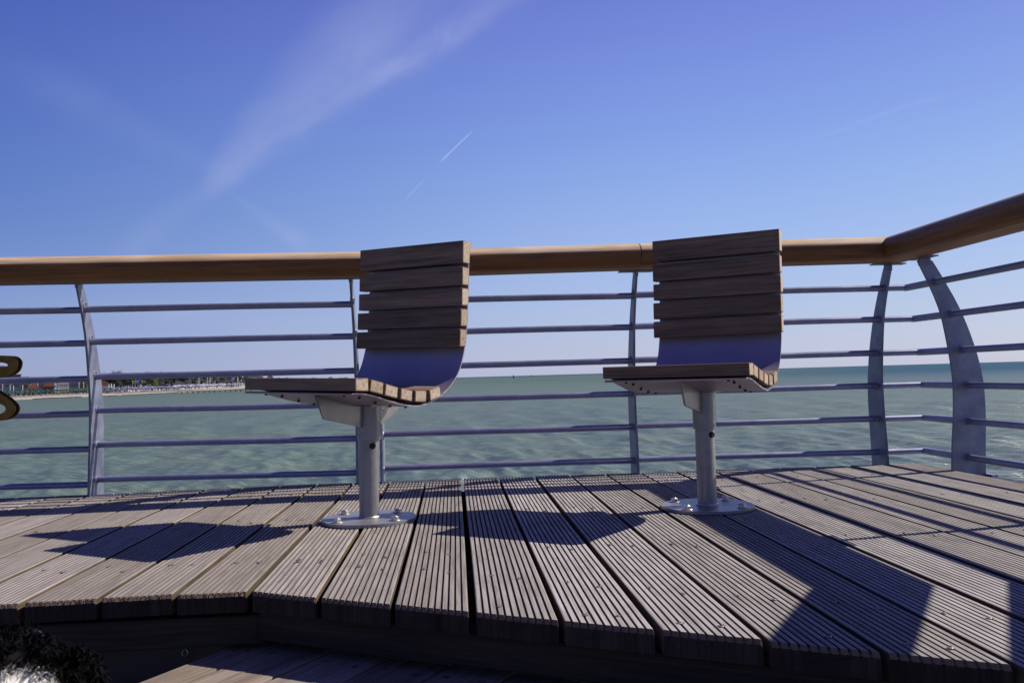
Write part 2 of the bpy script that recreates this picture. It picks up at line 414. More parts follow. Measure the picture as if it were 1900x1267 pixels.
# fascia beams along the near edge: straight left part, then the slanting part
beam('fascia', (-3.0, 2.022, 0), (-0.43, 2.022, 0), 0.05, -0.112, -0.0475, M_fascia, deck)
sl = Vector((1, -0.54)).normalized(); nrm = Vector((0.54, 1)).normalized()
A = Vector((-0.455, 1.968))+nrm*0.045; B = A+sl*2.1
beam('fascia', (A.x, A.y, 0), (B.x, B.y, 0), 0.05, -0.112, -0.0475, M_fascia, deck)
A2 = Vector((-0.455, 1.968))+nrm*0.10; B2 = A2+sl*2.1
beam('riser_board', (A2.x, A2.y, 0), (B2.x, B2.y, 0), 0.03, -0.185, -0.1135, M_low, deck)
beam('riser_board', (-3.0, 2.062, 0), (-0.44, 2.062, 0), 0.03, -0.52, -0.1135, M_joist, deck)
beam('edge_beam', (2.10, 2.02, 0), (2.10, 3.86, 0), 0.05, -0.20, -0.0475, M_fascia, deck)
b = MB(); b.add([(-3.0, 2.0, -0.23), (-0.42, 2.0, -0.23), (1.5, 0.98, -0.23), (2.1, 1.95, -0.23), (2.1, 3.9, -0.23), (-3.0, 3.9, -0.23)], [(0, 1, 2, 3, 4, 5)]); ud = b.mesh('gap_blackout_sheet', M_joist)
ob('gap_blackout_sheet', ud, deck)  # added dark sheet, stops light and water showing through the board gaps
# ring bolt on the dark riser
b = MB()
ringp = [(0.006*math.cos(t), -0.004, 0.008*math.sin(t)) for t in [2*PI*i/14 for i in range(15)]]
b.tube(ringp, 0.0014, 6); ob('ring', b.mesh('ring', M_bolt), deck, (-0.62, 2.038, -0.145))

# ------------------------------------------------------------------ lower step, boards running away to the right
lower = empty('lower_deck', (0, 0, 0), kind='structure', label='lower wooden landing in front of the raised deck, mostly in shade')
d37 = Vector((math.sin(R(31)), math.cos(R(31)))); n37 = Vector((math.cos(R(31)), -math.sin(R(31))))
org = Vector((-0.612, 1.871))
ZL = -0.135
for k in range(0, 12):
    o_ = org+n37*(0.145*k)
    ww = 0.136 if k else 0.086
    if k: o_ = o_-n37*0.050
    # far end against the riser: line y = 1.66-0.456(x+.46)
    def hit(p):
        # p+d37*t meets line
        t = (2.098-0.54*(p.x+0.455)-p.y)/(d37.y+0.54*d37.x); return t
    b = MB(); L0 = -1.6-0.07*k
    pl = [(0, L0), (ww, L0), (ww, hit(o_+n37*ww)), (0, hit(o_))]
    b.prism([(a, c) for a, c in pl], lambda a, c, t: (a, c, t), -0.035, 0.0)
    me = bevel_mesh(b.mesh('board', M_low), 0.0025, 2)
    bo = ob('board', me, lower, (o_.x, o_.y, ZL+random.uniform(-0.001, 0.001)))
    bo.rotation_euler = (0, 0, math.atan2(d37.y, d37.x)-PI/2)
    for yy in (hit(o_)-0.10, hit(o_)-0.55):
        for ox in (0.028, ww-0.028):
            s_ = ob('screw', ME_screw, bo, (ox, yy+random.uniform(-0.01, 0.01), 0.0006)); s_.rotation_euler = (0, 0, random.random()*6)
            s_.scale = (1.0, 1.0, 0.6)
b = MB(); e0 = org-n37*0.012; 
beam('stringer', (e0.x-d37.x*1.7, e0.y-d37.y*1.7, 0), (e0.x+d37.x*0.15, e0.y+d37.y*0.15, 0), 0.022, -0.36, ZL-0.036, M_joist, lower)
for i, y_ in enumerate([-0.6+0.14*j for j in range(19)]):
    b = MB(); b.box((0, 0, 0), (1.9, 0.13, 0.035)); me = bevel_mesh(b.mesh('board', M_low), 0.003, 1)
    ob('board', me, lower, (-1.55, y_, -0.375))

# ------------------------------------------------------------------ railing
railing = empty('railing', (0, 3.1, 0), label='galvanised railing of bowed flat posts and seven-centimetre spaced horizontal tubes below a thick wooden handrail', category='railing')
railing['label'] = 'grey metal railing with bowed posts and six horizontal tubes under a thick wooden handrail'
railing.location = (0, 0, 0)
ZB = [0.051, 0.205, 0.359, 0.512, 0.667, 0.807]
OFF = [-0.012, -0.003, 0.0, -0.019, -0.058, -0.120]
def yb(x): return 3.980
XR = 2.198
Lp = [(-0.102, -0.40), (-0.088, 0.0), (-0.081, 0.108), (-0.068, 0.249), (-0.065, 0.392), (-0.081, 0.535), (-0.108, 0.682), (-0.149, 0.793), (-0.198, 0.900)]
Rp = [(0.050, -0.40), (0.062, -0.02), (0.067, 0.103), (0.074, 0.245), (0.069, 0.388), (0.038, 0.532), (-0.017, 0.686), (-0.085, 0.819), (-0.132, 0.900)]
def zh(x):
    P = [(-3.0, 0.896), (-1.8, 0.894), (-0.4, 0.890), (0.8, 0.903), (1.5, 0.912), (2.2, 0.913)]
    for (a, za), (b_, zb_) in zip(P, P[1:]):
        if x <= b_: return za+(zb_-za)*(x-a)/(b_-a)
    return P[-1][1]
def smooth_curve(pts, n=20):
    zs = np.linspace(pts[0][1], pts[-1][1], n)
    out = []
    P = [(p[1], p[0]) for p in pts]
    for z in zs:
        # catmull-rom on z
        i = max(0, min(len(P)-2, next((j for j in range(len(P)-1) if P[j+1][0] >= z-1e-9), len(P)-2)))
        z0, v0 = P[i]; z1, v1 = P[i+1]
        m0 = (v1-P[i-1][1])/(z1-P[i-1][0]) if i > 0 else (v1-v0)/(z1-z0)
        m1 = (P[i+2][1]-v0)/(P[i+2][0]-z0) if i < len(P)-2 else (v1-v0)/(z1-z0)
        t = (z-z0)/(z1-z0); h = z1-z0
        v_ = (2*t**3-3*t**2+1)*v0+(t**3-2*t**2+t)*h*m0+(-2*t**3+3*t**2)*v1+(t**3-t**2)*h*m1
        out.append((v_, z))
    return out
def post_mesh(thick=0.010):
    L_, R_ = smooth_curve(Lp, 26), smooth_curve(Rp, 26)
    b = MB(); poly = L_+R_[::-1]; n = 26
    for sx in (-thick/2, thick/2):
        vs = [(sx, a, z) for a, z in L_]+[(sx, a, z) for a, z in R_]
        b.add(vs, [(i, i+1, n+i+1, n+i) for i in range(n-1)], 0)
    vs = [(-thick/2, a, z) for a, z in poly]+[(thick/2, a, z) for a, z in poly]; m = len(poly)
    b.add(vs, [(i, (i+1) % m, m+(i+1) % m, m+i) for i in range(m)], 0)
    me = b.mesh('post', M_galvp)
    return bevel_mesh(me, 0.0012, 2, 50)
ME_post = post_mesh()
def post(x, y, ang, z, hz=0.0):
    p = ob('post', ME_post, railing, (x, y, z)); p.rotation_euler = (0, 0, ang)
    # top plate and foot plate
    b = MB(); zt_ = max(0.903, 0.899-hz); b.box((0, -0.165, zt_-0.0025), (0.15, 0.045, 0.005)); ob('bracket', b.mesh('bracket', M_galvp), p)
    b = MB(); b.box((0, 0.075, -0.030), (0.09, 0.030, 0.02)); ob('foot_plate', bevel_mesh(b.mesh('foot_plate', M_galv), 0.003, 2), p)
    b = MB(); b.box((0, -0.165, (zt_-0.005+0.88)/2), (0.014, 0.05, zt_-0.005-0.88)); ob('neck', b.mesh('neck', M_galvp), p)
    # weld beads round the tubes
    for i in range(6):
        for s_ in (-1, 1):
            b = MB(); rr = 0.0165
            pts = [(0.0, rr*math.cos(t), rr*math.sin(t)) for t in [2*PI*j/14 for j in range(15)]]
            b.tube(pts, 0.0032, 6, cap=False)
            wme = b.mesh('weld', M_galv)
            ob('weld', wme, p, (s_*0.0062, OFF[i], ZB[i]-zt(0)))
PX = [-2.78, -1.583, -0.331, 0.814, 1.971]
for x in PX+[-0.437]: post(x, yb(x), 0.0, 0.0, 0.900-zh(x)-0.002)
post(XR, 3.62, -PI/2, 0, -0.016)
post(XR, 2.50, -PI/2, 0, -0.016)
# sections of tubes: z at the left and right end of each, for the lowest and highest tube
SEC = [(PX[0], PX[1], 0.040, 0.032, 0.795, 0.790), (PX[1], -0.437, 0.053, 0.042, 0.793, 0.789), (PX[2], PX[3], 0.058, 0.054, 0.799, 0.798), (PX[3], PX[4], 0.057, 0.053, 0.802, 0.807)]
RT = 0.0142
for xa, xb, ba, bb, ta, tb in SEC:
    for i in range(6):
        f = (ZB[i]-ZB[0])/(ZB[5]-ZB[0])
        za, zb_ = ba+(ta-ba)*f, bb+(tb-bb)*f
        b = MB(); n = 6
        pts = [(xa+0.006+(xb-xa-0.012)*t, yb(xa+(xb-xa)*t)+OFF[i], za+(zb_-za)*t+0.0008*math.sin(t*5+i)) for t in [j/n for j in range(n+1)]]
        b.tube(pts, RT, 14); ob('tube', b.mesh('tube', M_galv), railing)
# corner pieces: from the last far post round the corner and on towards the viewer
CB = 1.98                                     # where the right railing bends back
s2 = Vector((-0.545, -0.84)).normalized(); n2 = Vector((0.84, -0.545)).normalized()
for i in range(6):
    xr_ = XR+OFF[i]; z = ZB[i]
    pc = Vector((xr_, yb(2.2)+OFF[i], z))
    b = MB(); b.tube([(PX[4]+0.006, yb(PX[4])+OFF[i], ZB[i]), tuple(pc-Vector((0.007, 0, 0)))], RT, 14)
    ob('tube', b.mesh('tube', M_galv), railing)
    b = MB(); b.tube([tuple(pc+Vector((-0.012, 0.003, 0))), tuple(pc+Vector((0, -0.004, 0))), (xr_, 3.626, z)], RT*1.12, 14)
    ob('tube', b.mesh('tube', M_galv), railing)
    b = MB(); b.tube([(xr_, 3.614, z), (xr_, 3.0, z), (xr_, 2.506, z)], RT, 14); ob('tube', b.mesh('tube', M_galv), railing)
    e1 = Vector((xr_, CB, z)); e2 = e1+Vector((s2.x, s2.y, 0))*1.35+Vector((n2.x, n2.y, 0))*0
    b = MB(); b.tube([(xr_, 2.494, z), tuple(e1), tuple(e2)], RT, 14); ob('tube', b.mesh('tube', M_galv), railing)
p7 = Vector((XR, CB))+s2*0.30
post(p7.x, p7.y, math.atan2(s2.y, s2.x)-PI, zt(p7.x))
# wooden handrail
def hr_profile(wd=0.185, hb=0.054, hd=0.055, n=12):
    pts = [(-wd/2+0.030, 0.0), (wd/2-0.030, 0.0), (wd/2-0.009, 0.007), (wd/2, 0.022), (wd/2, hb)]
    for k in range(1, n):
        a = PI*k/n
        pts.append((wd/2*math.cos(a), hb+hd*math.sin(a)**0.9))
    pts += [(-wd/2, hb), (-wd/2, 0.022), (-wd/2+0.009, 0.007)]
    return pts
HP = hr_profile()
def handrail(name, secs, m_, nseg=1):
    """secs: list of (point, side direction) cross-sections; side direction may be stretched for a mitre"""
    b = MB(); n = len(HP)
    vs = [tuple(Vector(p)+Vector(sd_)*a+Vector((0, 0, 1))*z) for p, sd_ in secs for a, z in HP]
    for i in range(len(secs)-1):
        for j in range(n):
            fs_ = (i*n+j, i*n+(j+1) % n, (i+1)*n+(j+1) % n, (i+1)*n+j)
            b.add([vs[q] for q in fs_], [(0, 1, 2, 3)], 0 if 5 <= j <= n-5 else 1, True if 2 <= j <= n-3 else False)  # darker side wood runs up the dome to where direct sun begins
    b.add([vs[j] for j in range(n)], [tuple(range(n))], 0); b.add([vs[(len(secs)-1)*n+j] for j in range(n)], [tuple(range(n))], 0)
    me = b.mesh(name, m_, M_railshadeY if m_ is M_railY else M_railshade)
    o = ob(name, me, railing); return o
def yh_(x): return 3.7325
cy_, cx_ = 3.7325, 1.954
corner = Vector((cx_, cy_, 0.913))
g1 = 0.806
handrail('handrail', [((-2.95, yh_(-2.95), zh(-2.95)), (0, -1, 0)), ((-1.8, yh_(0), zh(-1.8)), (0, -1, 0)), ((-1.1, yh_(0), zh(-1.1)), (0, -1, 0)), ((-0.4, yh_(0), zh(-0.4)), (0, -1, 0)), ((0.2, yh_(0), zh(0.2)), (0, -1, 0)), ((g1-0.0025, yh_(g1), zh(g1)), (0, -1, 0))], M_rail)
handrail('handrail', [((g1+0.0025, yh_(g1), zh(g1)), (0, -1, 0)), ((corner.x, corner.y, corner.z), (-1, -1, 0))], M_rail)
rc = Vector((cx_, CB+0.06, 0.915))
# mitre at the second corner
t1, t2 = Vector((0, -1)), s2
sd1 = Vector((-1, 0)); sd2 = Vector((-n2.x, -n2.y)); mt = (sd1+sd2); mt = mt/ (mt.length_squared/2)
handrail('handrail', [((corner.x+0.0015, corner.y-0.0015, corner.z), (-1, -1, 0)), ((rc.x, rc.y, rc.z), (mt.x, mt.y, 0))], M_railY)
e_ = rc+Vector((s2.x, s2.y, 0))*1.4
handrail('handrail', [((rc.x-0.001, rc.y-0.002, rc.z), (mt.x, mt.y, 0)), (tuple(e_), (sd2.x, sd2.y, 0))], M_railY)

# ------------------------------------------------------------------ swivel chairs
SEAT = [((0.299, 0.471), (0.244, 0.471), (0.243, 0.433), (0.298, 0.434)),
        ((0.233, 0.468), (0.177, 0.458), (0.180, 0.422), (0.238, 0.433)),
        ((0.166, 0.455), (0.110, 0.444), (0.113, 0.410), (0.171, 0.420)),
        ((0.097, 0.442), (0.042, 0.433), (0.045, 0.399), (0.100, 0.408)),
        ((0.028, 0.434), (-0.029, 0.432), (-0.028, 0.396), (0.028, 0.398)),
        ((-0.043, 0.434), (-0.096, 0.446), (-0.105, 0.412), (-0.048, 0.399))]
BACK = [((-0.222, 0.931), (-0.276, 0.930), (-0.265, 0.905), (-0.262, 0.855), (-0.222, 0.855)),
        ((-0.218, 0.842), (-0.258, 0.841), (-0.256, 0.782), (-0.218, 0.781)),
        ((-0.216, 0.771), (-0.256, 0.771), (-0.253, 0.713), (-0.216, 0.712)),
        ((-0.212, 0.702), (-0.253, 0.702), (-0.249, 0.644), (-0.211, 0.643)),
        ((-0.206, 0.634), (-0.247, 0.634), (-0.239, 0.576), (-0.205, 0.575))]
SHELL = [(-0.269, 0.905), (-0.267, 0.787), (-0.262, 0.689), (-0.2555, 0.616), (-0.242, 0.557), (-0.220, 0.504), (-0.188, 0.464), (-0.148, 0.434), (-0.108, 0.413), (-0.062, 0.396), (-0.010, 0.386), (0.033, 0.386), (0.102, 0.396), (0.169, 0.410), (0.220, 0.421), (0.257, 0.4255), (0.286, 0.427), (0.298, 0.4265), (0.304, 0.4245)]
def slat_mesh(quad, w_=0.4547):
    c = Vector((sum(p[0] for p in quad)/len(quad), sum(p[1] for p in quad)/len(quad)))
    b = MB()
    b.prism([(p[0]-c.x, p[1]-c.y) for p in quad], lambda s_, z, t: (t, -s_, z), -w_/2, w_/2, 0, False, 1)
    me = bevel_mesh(b.mesh('slat', M_slat, M_slatend), 0.0035, 2, 40)
    return me, c
def curve_res(pts, n):
    """resample a polyline with catmull-rom"""
    P = [Vector(p) for p in pts]; out = []
    for i in range(len(P)-1):
        p0, p1, p2, p3 = P[max(i-1, 0)], P[i], P[i+1], P[min(i+2, len(P)-1)]
        for k in range(n):
            t = k/n
            out.append(0.5*((2*p1)+(-p0+p2)*t+(2*p0-5*p1+4*p2-p3)*t*t+(-p0+3*p1-3*p2+p3)*t**3))
    out.append(P[-1]); return out
def shell_mesh():
    pts = curve_res(SHELL, 3); n = len(pts); th = 0.0045
    b = MB(); hw = 0.2185
    inn, out = [], []
    for i, p in enumerate(pts):
        d = (pts[min(i+1, n-1)]-pts[max(i-1, 0)]).normalized(); nn = Vector((-d.y, d.x))
        inn.append(p+nn*th/2); out.append(p-nn*th/2)
    xs = [-hw, -hw*0.5, 0, hw*0.5, hw]; m = len(xs)
    for side in (inn, out):
        vs = [(x, -p.x, p.y) for p in side for x in xs]
        b.add(vs, [(i*m+j, i*m+j+1, (i+1)*m+j+1, (i+1)*m+j) for i in range(n-1) for j in range(m-1)], 0, True)
    for x in (-hw, hw):
        vs = [(x, -p.x, p.y) for p in inn]+[(x, -p.x, p.y) for p in out]
        b.add(vs, [(i, i+1, n+i+1, n+i) for i in range(n-1)], 0)
    for e in (0, n-1):
        vs = [(x, -inn[e].x, inn[e].y) for x in (-hw, hw)]+[(x, -out[e].x, out[e].y) for x in (hw, -hw)]
        b.add(vs, [(0, 1, 2, 3)], 0)
    me = mesh_from('shell', b.v, b.f, (M_sheet,), b.mi, b.sm)
    return me
def hexbolt(r_=0.0125, h=0.0105, wash=0.018):
    b = MB()
    if wash: b.tube([(0, 0, 0), (0, 0, 0.0022)], wash, 20, sm=False)
    b.tube([(0, 0, 0.002), (0, 0, 0.002+h)], r_, 6, sm=False)
    b.tube([(0, 0, 0.002+h), (0, 0, 0.004+h)], r_*0.55, 12, sm=False)
    return bevel_mesh(b.mesh('bolt', M_bolt), 0.0008, 1, 40)
ME_shell = shell_mesh(); ME_bolt = hexbolt()
SLATS = [slat_mesh(q) for q in SEAT+BACK]
ME_sbolt = None
def small_bolt():
    b = MB(); b.tube([(0, 0, 0), (0, 0, -0.006)], 0.0045, 8, sm=False); return b.mesh('bolt', M_hole)
ME_sbolt = small_bolt()
def gusset(poly, th=0.006, flange=True):
    b = MB(); b.prism(poly, lambda s_, z, t: (t, -s_, z), -th/2, th/2)
    if flange:
        (s0, z0), (s1, z1) = poly[0], poly[-1]
        n_ = 7
        for i in range(n_):
            a0, a1 = i/n_, (i+1)/n_
            p = [(s0+(s1-s0)*a0, z0+(z1-z0)*a0), (s0+(s1-s0)*a1, z0+(z1-z0)*a1)]
            b.prism([p[0], p[1], (p[1][0], p[1][1]+0.004), (p[0][0], p[0][1]+0.004)], lambda s_, z, t: (t, -s_, z), -0.022, 0.022)
    return b.mesh('gusset', M_steel)
def chair(cx, cy, dzc, th, tx, label):
    pos = Vector((cx+0.025*math.sin(-th), cy+0.025*math.cos(th), zt(cx)))
    root = empty('swivel_chair', pos, label=label, category='chair', group='fixed swivel chairs on the deck')
    Mt = Matrix.Translation(Vector((cx, cy, dzc))-pos) @ Matrix.Rotation(-math.atan(tx), 4, 'Y') @ Matrix.Rotation(th, 4, 'Z')
    def part(name, me, loc=(0, 0, 0), M_=Mt, parent=root):
        o = ob(name, me, parent); o.matrix_local = M_ @ Matrix.Translation(loc); return o
    for i, (me, c) in enumerate(SLATS):
        part('slat', me, (random.uniform(-0.0008, 0.0008), -c.x, c.y))
    sh = part('shell', ME_shell)
    # dark bolt heads under the seat
    for s_, z in ((0.272, 0.4235), (0.207, 0.4155), (0.137, 0.400), (0.067, 0.388), (-0.008, 0.383)):
        for x in (-0.16, 0.16):
            o = ob('bolt', ME_sbolt, sh); o.location = (x, -s_, z)
    off = (0.0, 0.0, 0.0)
    part('gusset', gusset([(0.228, 0.4195), (0.189, 0.345), (0.040, 0.317), (0.006, 0.310), (0.006, 0.383)]), off)
    part('gusset', gusset([(-0.056, 0.391), (-0.108, 0.409), (-0.150, 0.431), (-0.172, 0.446), (-0.188, 0.405), (-0.160, 0.362), (-0.085, 0.322), (-0.056, 0.318)], flange=False), off)
    b = MB(); b.box((0.0, 0.02, 0.382), (0.10, 0.10, 0.005)); part('cross_plate', b.mesh('cross_plate', M_steel), off)
    # upright: column, sleeve, base, all round
    tilt = Matrix.Rotation(-math.atan(tx*0.6), 4, 'Y')
    b = MB(); b.tube([(0, 0, 0.006), (0, 0, 0.33)], 0.0318, 40, cap=False); part('column', b.mesh('column', M_steel), M_=tilt)
    b = MB(); b.tube([(0, 0, 0.263), (0, 0, 0.2635), (0, 0, 0.395)], [0.0365, 0.038, 0.038], 40); part('sleeve', b.mesh('sleeve', M_steel), M_=tilt)
    b = MB()
    pts = [(0.0335*math.cos(t), 0.0335*math.sin(t), 0.0135) for t in [2*PI*j/28 for j in range(29)]]
    b.tube(pts, 0.0042, 8, cap=False); part('weld', b.mesh('weld', M_bolt), M_=Matrix())
    b = MB(); b.tube([(0.030, 0, 0), (0.0395, 0, 0)], 0.0085, 6, sm=False); b.tube([(0.030, 0, 0), (0.0340, 0, 0)], 0.0105, 16, sm=False)
    a_ = R(-64); o = ob('clamp_bolt', b.mesh('clamp_bolt', M_hole), root); o.matrix_local = tilt @ Matrix.Translation((0, 0, 0.243)) @ Matrix.Rotation(a_, 4, 'Z')
    # round base plate
    b = MB(); n = 64; ov = []
    for k in range(n):
        t = 2*PI*k/n; c_, s_ = math.cos(t), math.sin(t)
        ov.append((0.152*c_, 0.152*s_))
    b.prism(ov, lambda x, y, t: (x, y, t), 0.0008, 0.0115)
    bp = ob('base_plate', bevel_mesh(b.mesh('base_plate', M_steel), 0.0012, 2, 40), root)
    for sx, sy in ((-0.089, 0.084), (-0.090, -0.086), (0.088, 0.084), (0.089, -0.085)):
        o = ob('bolt', ME_bolt, bp); o.location = (sx, sy, 0.0115); o.rotation_euler = (0, 0, random.random()*3)
    return root
chair(-0.3016, 2.8542, -0.0092, R(-35.77), -0.0310, 'wood slatted swivel chair on a round steel column, left of the two')
chair(0.8121, 2.8419, 0.0029, R(-31.78), -0.0013, 'wood slatted swivel chair nearer the railing corner, right of the two')

# ------------------------------------------------------------------ brass double plate at the left end of the railing
def loop(poly_fn, hole_fn, n=40):
    return [poly_fn(i/n) for i in range(n)], [hole_fn(i/n) for i in range(n)]
def round_poly(pts, r_=0.02, seg=6):
    out = []; n = len(pts)
    for i in range(n):
        p0, p1, p2 = Vector(pts[i-1]), Vector(pts[i]), Vector(pts[(i+1) % n])
        rr = min(r_, (p0-p1).length*0.45, (p2-p1).length*0.45)
        a = p1+(p0-p1).normalized()*rr; c = p1+(p2-p1).normalized()*rr
        for k in range(seg+1):
            t = k/seg; out.append(tuple(a*(1-t)**2+p1*2*t*(1-t)+c*t*t))
    return out
EY = 3.60
def stroke_plate(path, hw, th):
    """flat bar following a path in the x-z plane, with round ends"""
    P = curve_res([(p[0], p[1]) for p in path], 8); L_, R_ = [], []
    for i, p in enumerate(P):
        d = (P[min(i+1, len(P)-1)]-P[max(i-1, 0)]).normalized(); nn = Vector((-d.y, d.x))
        L_.append(p+nn*hw); R_.append(p-nn*hw)
    n = len(P); b = MB()
    for y in (0, th):
        vs = [(p.x, y, p.y) for p in L_]+[(p.x, y, p.y) for p in R_]
        b.add(vs, [(i, i+1, n+i+1, n+i) for i in range(n-1)])
    rim = L_+R_[::-1]; m = len(rim)
    vs = [(p.x, 0, p.y) for p in rim]+[(p.x, th, p.y) for p in rim]
    b.add(vs, [(i, (i+1) % m, m+(i+1) % m, m+i) for i in range(m)])
    return bevel_mesh(b.mesh('plate', M_brass), 0.0012, 1, 50)
emb = empty('brass_ornament', (-1.796, EY, 0.45), label='dark golden curved double plate in front of the railing tubes at the left edge', category='ornament')
def ring_plate(outer, hc, hr, th, n=56):
    """flat plate with a hole: the outline is sampled along rays from the centre of the hole"""
    O = round_poly(outer, 0.022, 8)
    def hit_r(a):
        dx_, dz_ = math.cos(a), math.sin(a); best = None
        for i in range(len(O)):
            (x0, z0), (x1, z1) = O[i], O[(i+1) % len(O)]
            ex, ez = x1-x0, z1-z0; den = dx_*ez-dz_*ex
            if abs(den) < 1e-12: continue
            t = ((x0-hc[0])*ez-(z0-hc[1])*ex)/den; u_ = ((x0-hc[0])*dz_-(z0-hc[1])*dx_)/den
            if t > 0 and -1e-6 <= u_ <= 1+1e-6 and (best is None or t > best): best = t
        return best
    b = MB(); out, inn = [], []
    for k in range(n):
        a = 2*PI*k/n; r_ = hit_r(a); out.append((hc[0]+r_*math.cos(a), hc[1]+r_*math.sin(a))); inn.append((hc[0]+hr[0]*math.cos(a), hc[1]+hr[1]*math.sin(a)))
    vs = [(x, y, z) for y in (0, th) for x, z in out]+[(x, y, z) for y in (0, th) for x, z in inn]
    fs = []
    for k in range(n):
        j = (k+1) % n
        fs += [(k, j, 2*n+j, 2*n+k), (n+k, 3*n+k, 3*n+j, n+j), (k, n+k, n+j, j), (2*n+k, 2*n+j, 3*n+j, 3*n+k)]
    b.add(vs, fs); return bevel_mesh(b.mesh('plate', M_brass), 0.0012, 1, 50)
me = ring_plate([(0.066, 0.118), (0.058, 0.082), (0.025, 0.060), (-0.05, 0.054), (-0.14, 0.07), (-0.15, 0.11), (-0.11, 0.142), (0.0, 0.1445), (0.048, 0.140)], (-0.020, 0.105), (0.044, 0.0120), 0.006)
ob('plate', me, emb, (0, 0, 0)); ob('plate', me, emb, (0.002, 0.031, 0.0))
me = ring_plate([(-0.11, 0.050), (-0.02, 0.004), (0.028, -0.030), (0.054, -0.060), (0.050, -0.085), (0.026, -0.108), (-0.012, -0.117), (-0.07, -0.108), (-0.12, -0.07), (-0.16, 0.02)], (-0.025, -0.068), (0.040, 0.022), 0.006)
ob('plate', me, emb, (0, 0, 0)); ob('plate', me, emb, (0.002, 0.031, 0.0))
b = MB()
b.tube([(-0.10, -0.01, 0.10), (-0.10, 0.26, 0.10)], 0.008, 10); b.tube([(-0.10, -0.01, -0.03), (-0.10, 0.26, -0.03)], 0.008, 10)
b.tube([(-0.12, 0.012, 0.055), (-0.13, 0.012, 0.108)], 0.009, 8)
ob('fixing', b.mesh('fixing', M_brass), emb)

# ------------------------------------------------------------------ sea
SEA = -3.5
def raydir(x, y):
    """direction seen at photograph pixel x, y (1900 wide) - used once, to find bearings and distances of far things"""
    d_ = fw*1620.0+rt*(x-950.0)-up*(y-633.5); return d_.normalized()
def bear(x, y=700.0):
    d_ = raydir(x, y); return Vector((d_.x, d_.y)).normalized()
def hit_z(x, y, z):
    d_ = raydir(x, y); t = (z-H)/d_.z; return Vector((d_.x*t, d_.y*t))
def sea_mesh():
    h = H-SEA
    dys = list(np.arange(420, 125, -4.0))+list(np.arange(125, 0.9, -0.62))+[0.7, 0.5, 0.35, 0.22, 0.12, 0.06]
    rs = np.array([h*873/d for d in dys])
    az = np.radians(np.concatenate([np.arange(-52, 62, 0.095), np.arange(62, 308, 6.0)]))
    A_, R_ = np.meshgrid(az, rs)
    X, Y = R_*np.sin(A_), R_*np.cos(A_)
    dr = np.gradient(rs)[:, None]*np.ones_like(A_)
    Z = np.zeros_like(X); rng = np.random.RandomState(5)
    for i in range(80):
        lam = 0.45*(9.0/0.45)**(rng.rand())
        th = R(84)+rng.randn()*0.30; kx, ky = math.sin(th)*2*PI/lam, math.cos(th)*2*PI/lam
        ph = rng.rand()*6.28; amp = 0.0058*lam**0.55*(0.6+0.8*rng.rand())
        fade = np.clip(lam/(2.2*dr)-0.6, 0, 1)
        p = kx*X+ky*Y+ph
        # slow amplitude groups
        gmod = 0.65+0.55*np.sin(p*0.13+X*0.05*rng.randn()+Y*0.03*rng.randn()+rng.rand()*6)
        s = np.sin(p); Z += amp*fade*gmod*(1.35*((s+1)/2)**1.6*2-1)
    n0, n1 = X.shape
    V = np.stack([X, Y, Z+SEA], -1).reshape(-1, 3)
    idx = np.arange(n0*n1).reshape(n0, n1)
    nx = np.roll(idx, -1, axis=1)
    F = np.stack([idx[:-1], nx[:-1], nx[1:], idx[1:]], -1).reshape(-1, 4)[:, ::-1]
    me = bpy.data.meshes.new('sea'); me.vertices.add(len(V)); me.vertices.foreach_set('co', V.astype(np.float32).ravel())
    me.loops.add(len(F)*4); me.loops.foreach_set('vertex_index', F.astype(np.int32).ravel())
    me.polygons.add(len(F)); me.polygons.foreach_set('loop_start', np.arange(0, len(F)*4, 4, dtype=np.int32))
    me.polygons.foreach_set('loop_total', np.full(len(F), 4, dtype=np.int32))
    me.polygons.foreach_set('use_smooth', np.ones(len(F), dtype=bool)); me.update(calc_edges=True); me.validate()
    return me
M_sea, g, bs = mat('green_sea_water')
gp = g.n('ShaderNodeNewGeometry')
pos = gp.outputs['Position']
rotm = g.n('ShaderNodeMapping'); g.put(rotm.inputs['Vector'], pos); rotm.inputs['Rotation'].default_value = (0, 0, R(16)); P_ = rotm.outputs[0]
ln = g.n('ShaderNodeVectorMath', operation='LENGTH'); g.put(ln.inputs[0], pos); dist = ln.outputs['Value']
big = g.noise(g.vscale(P_, (0.010, 0.050, 1)), 1.0, 3.0, 0.6)
midn = g.noise(g.vscale(P_, (0.12, 0.95, 1)), 1.0, 7.0, 0.74)
mid2 = g.noise(g.vscale(P_, (0.75, 3.4, 1), (31.0, 7.0, 0.0)), 1.0, 7.0, 0.80)
far = g.ramp(dist, 50.0, 520.0)
seprt = g.n('ShaderNodeSeparateXYZ'); g.put(seprt.inputs[0], pos)
azr = g.m('DIVIDE', seprt.outputs[0], g.m('MAXIMUM', g.m('ABSOLUTE', seprt.outputs[1]), 1.0))
near_c = g.mix(g.m('MULTIPLY', g.ramp(midn, 0.42, 0.64), 0.8), (0.058, 0.096, 0.068, 1), (0.100, 0.126, 0.056, 1))
near_c = g.mix(g.m('MULTIPLY', g.ramp(big, 0.4, 0.65), 0.4), near_c, (0.052, 0.085, 0.078, 1))
deep = g.mix(g.m('MAXIMUM', g.ramp(azr, 0.12, 0.62), g.m('MULTIPLY', g.ramp(dist, 900.0, 3500.0), 0.6)), (0.060, 0.096, 0.076, 1), (0.006, 0.050, 0.085, 1))
col = g.mix(g.m('MULTIPLY', far, 0.95), near_c, deep)
st_ = g.n('ShaderNodeCombineColor'); sv_ = g.ramp(mid2, 0.40, 0.60, 0.40, 1.60, smooth=False)
for i_ in range(3): g.put(st_.inputs[i_], sv_)
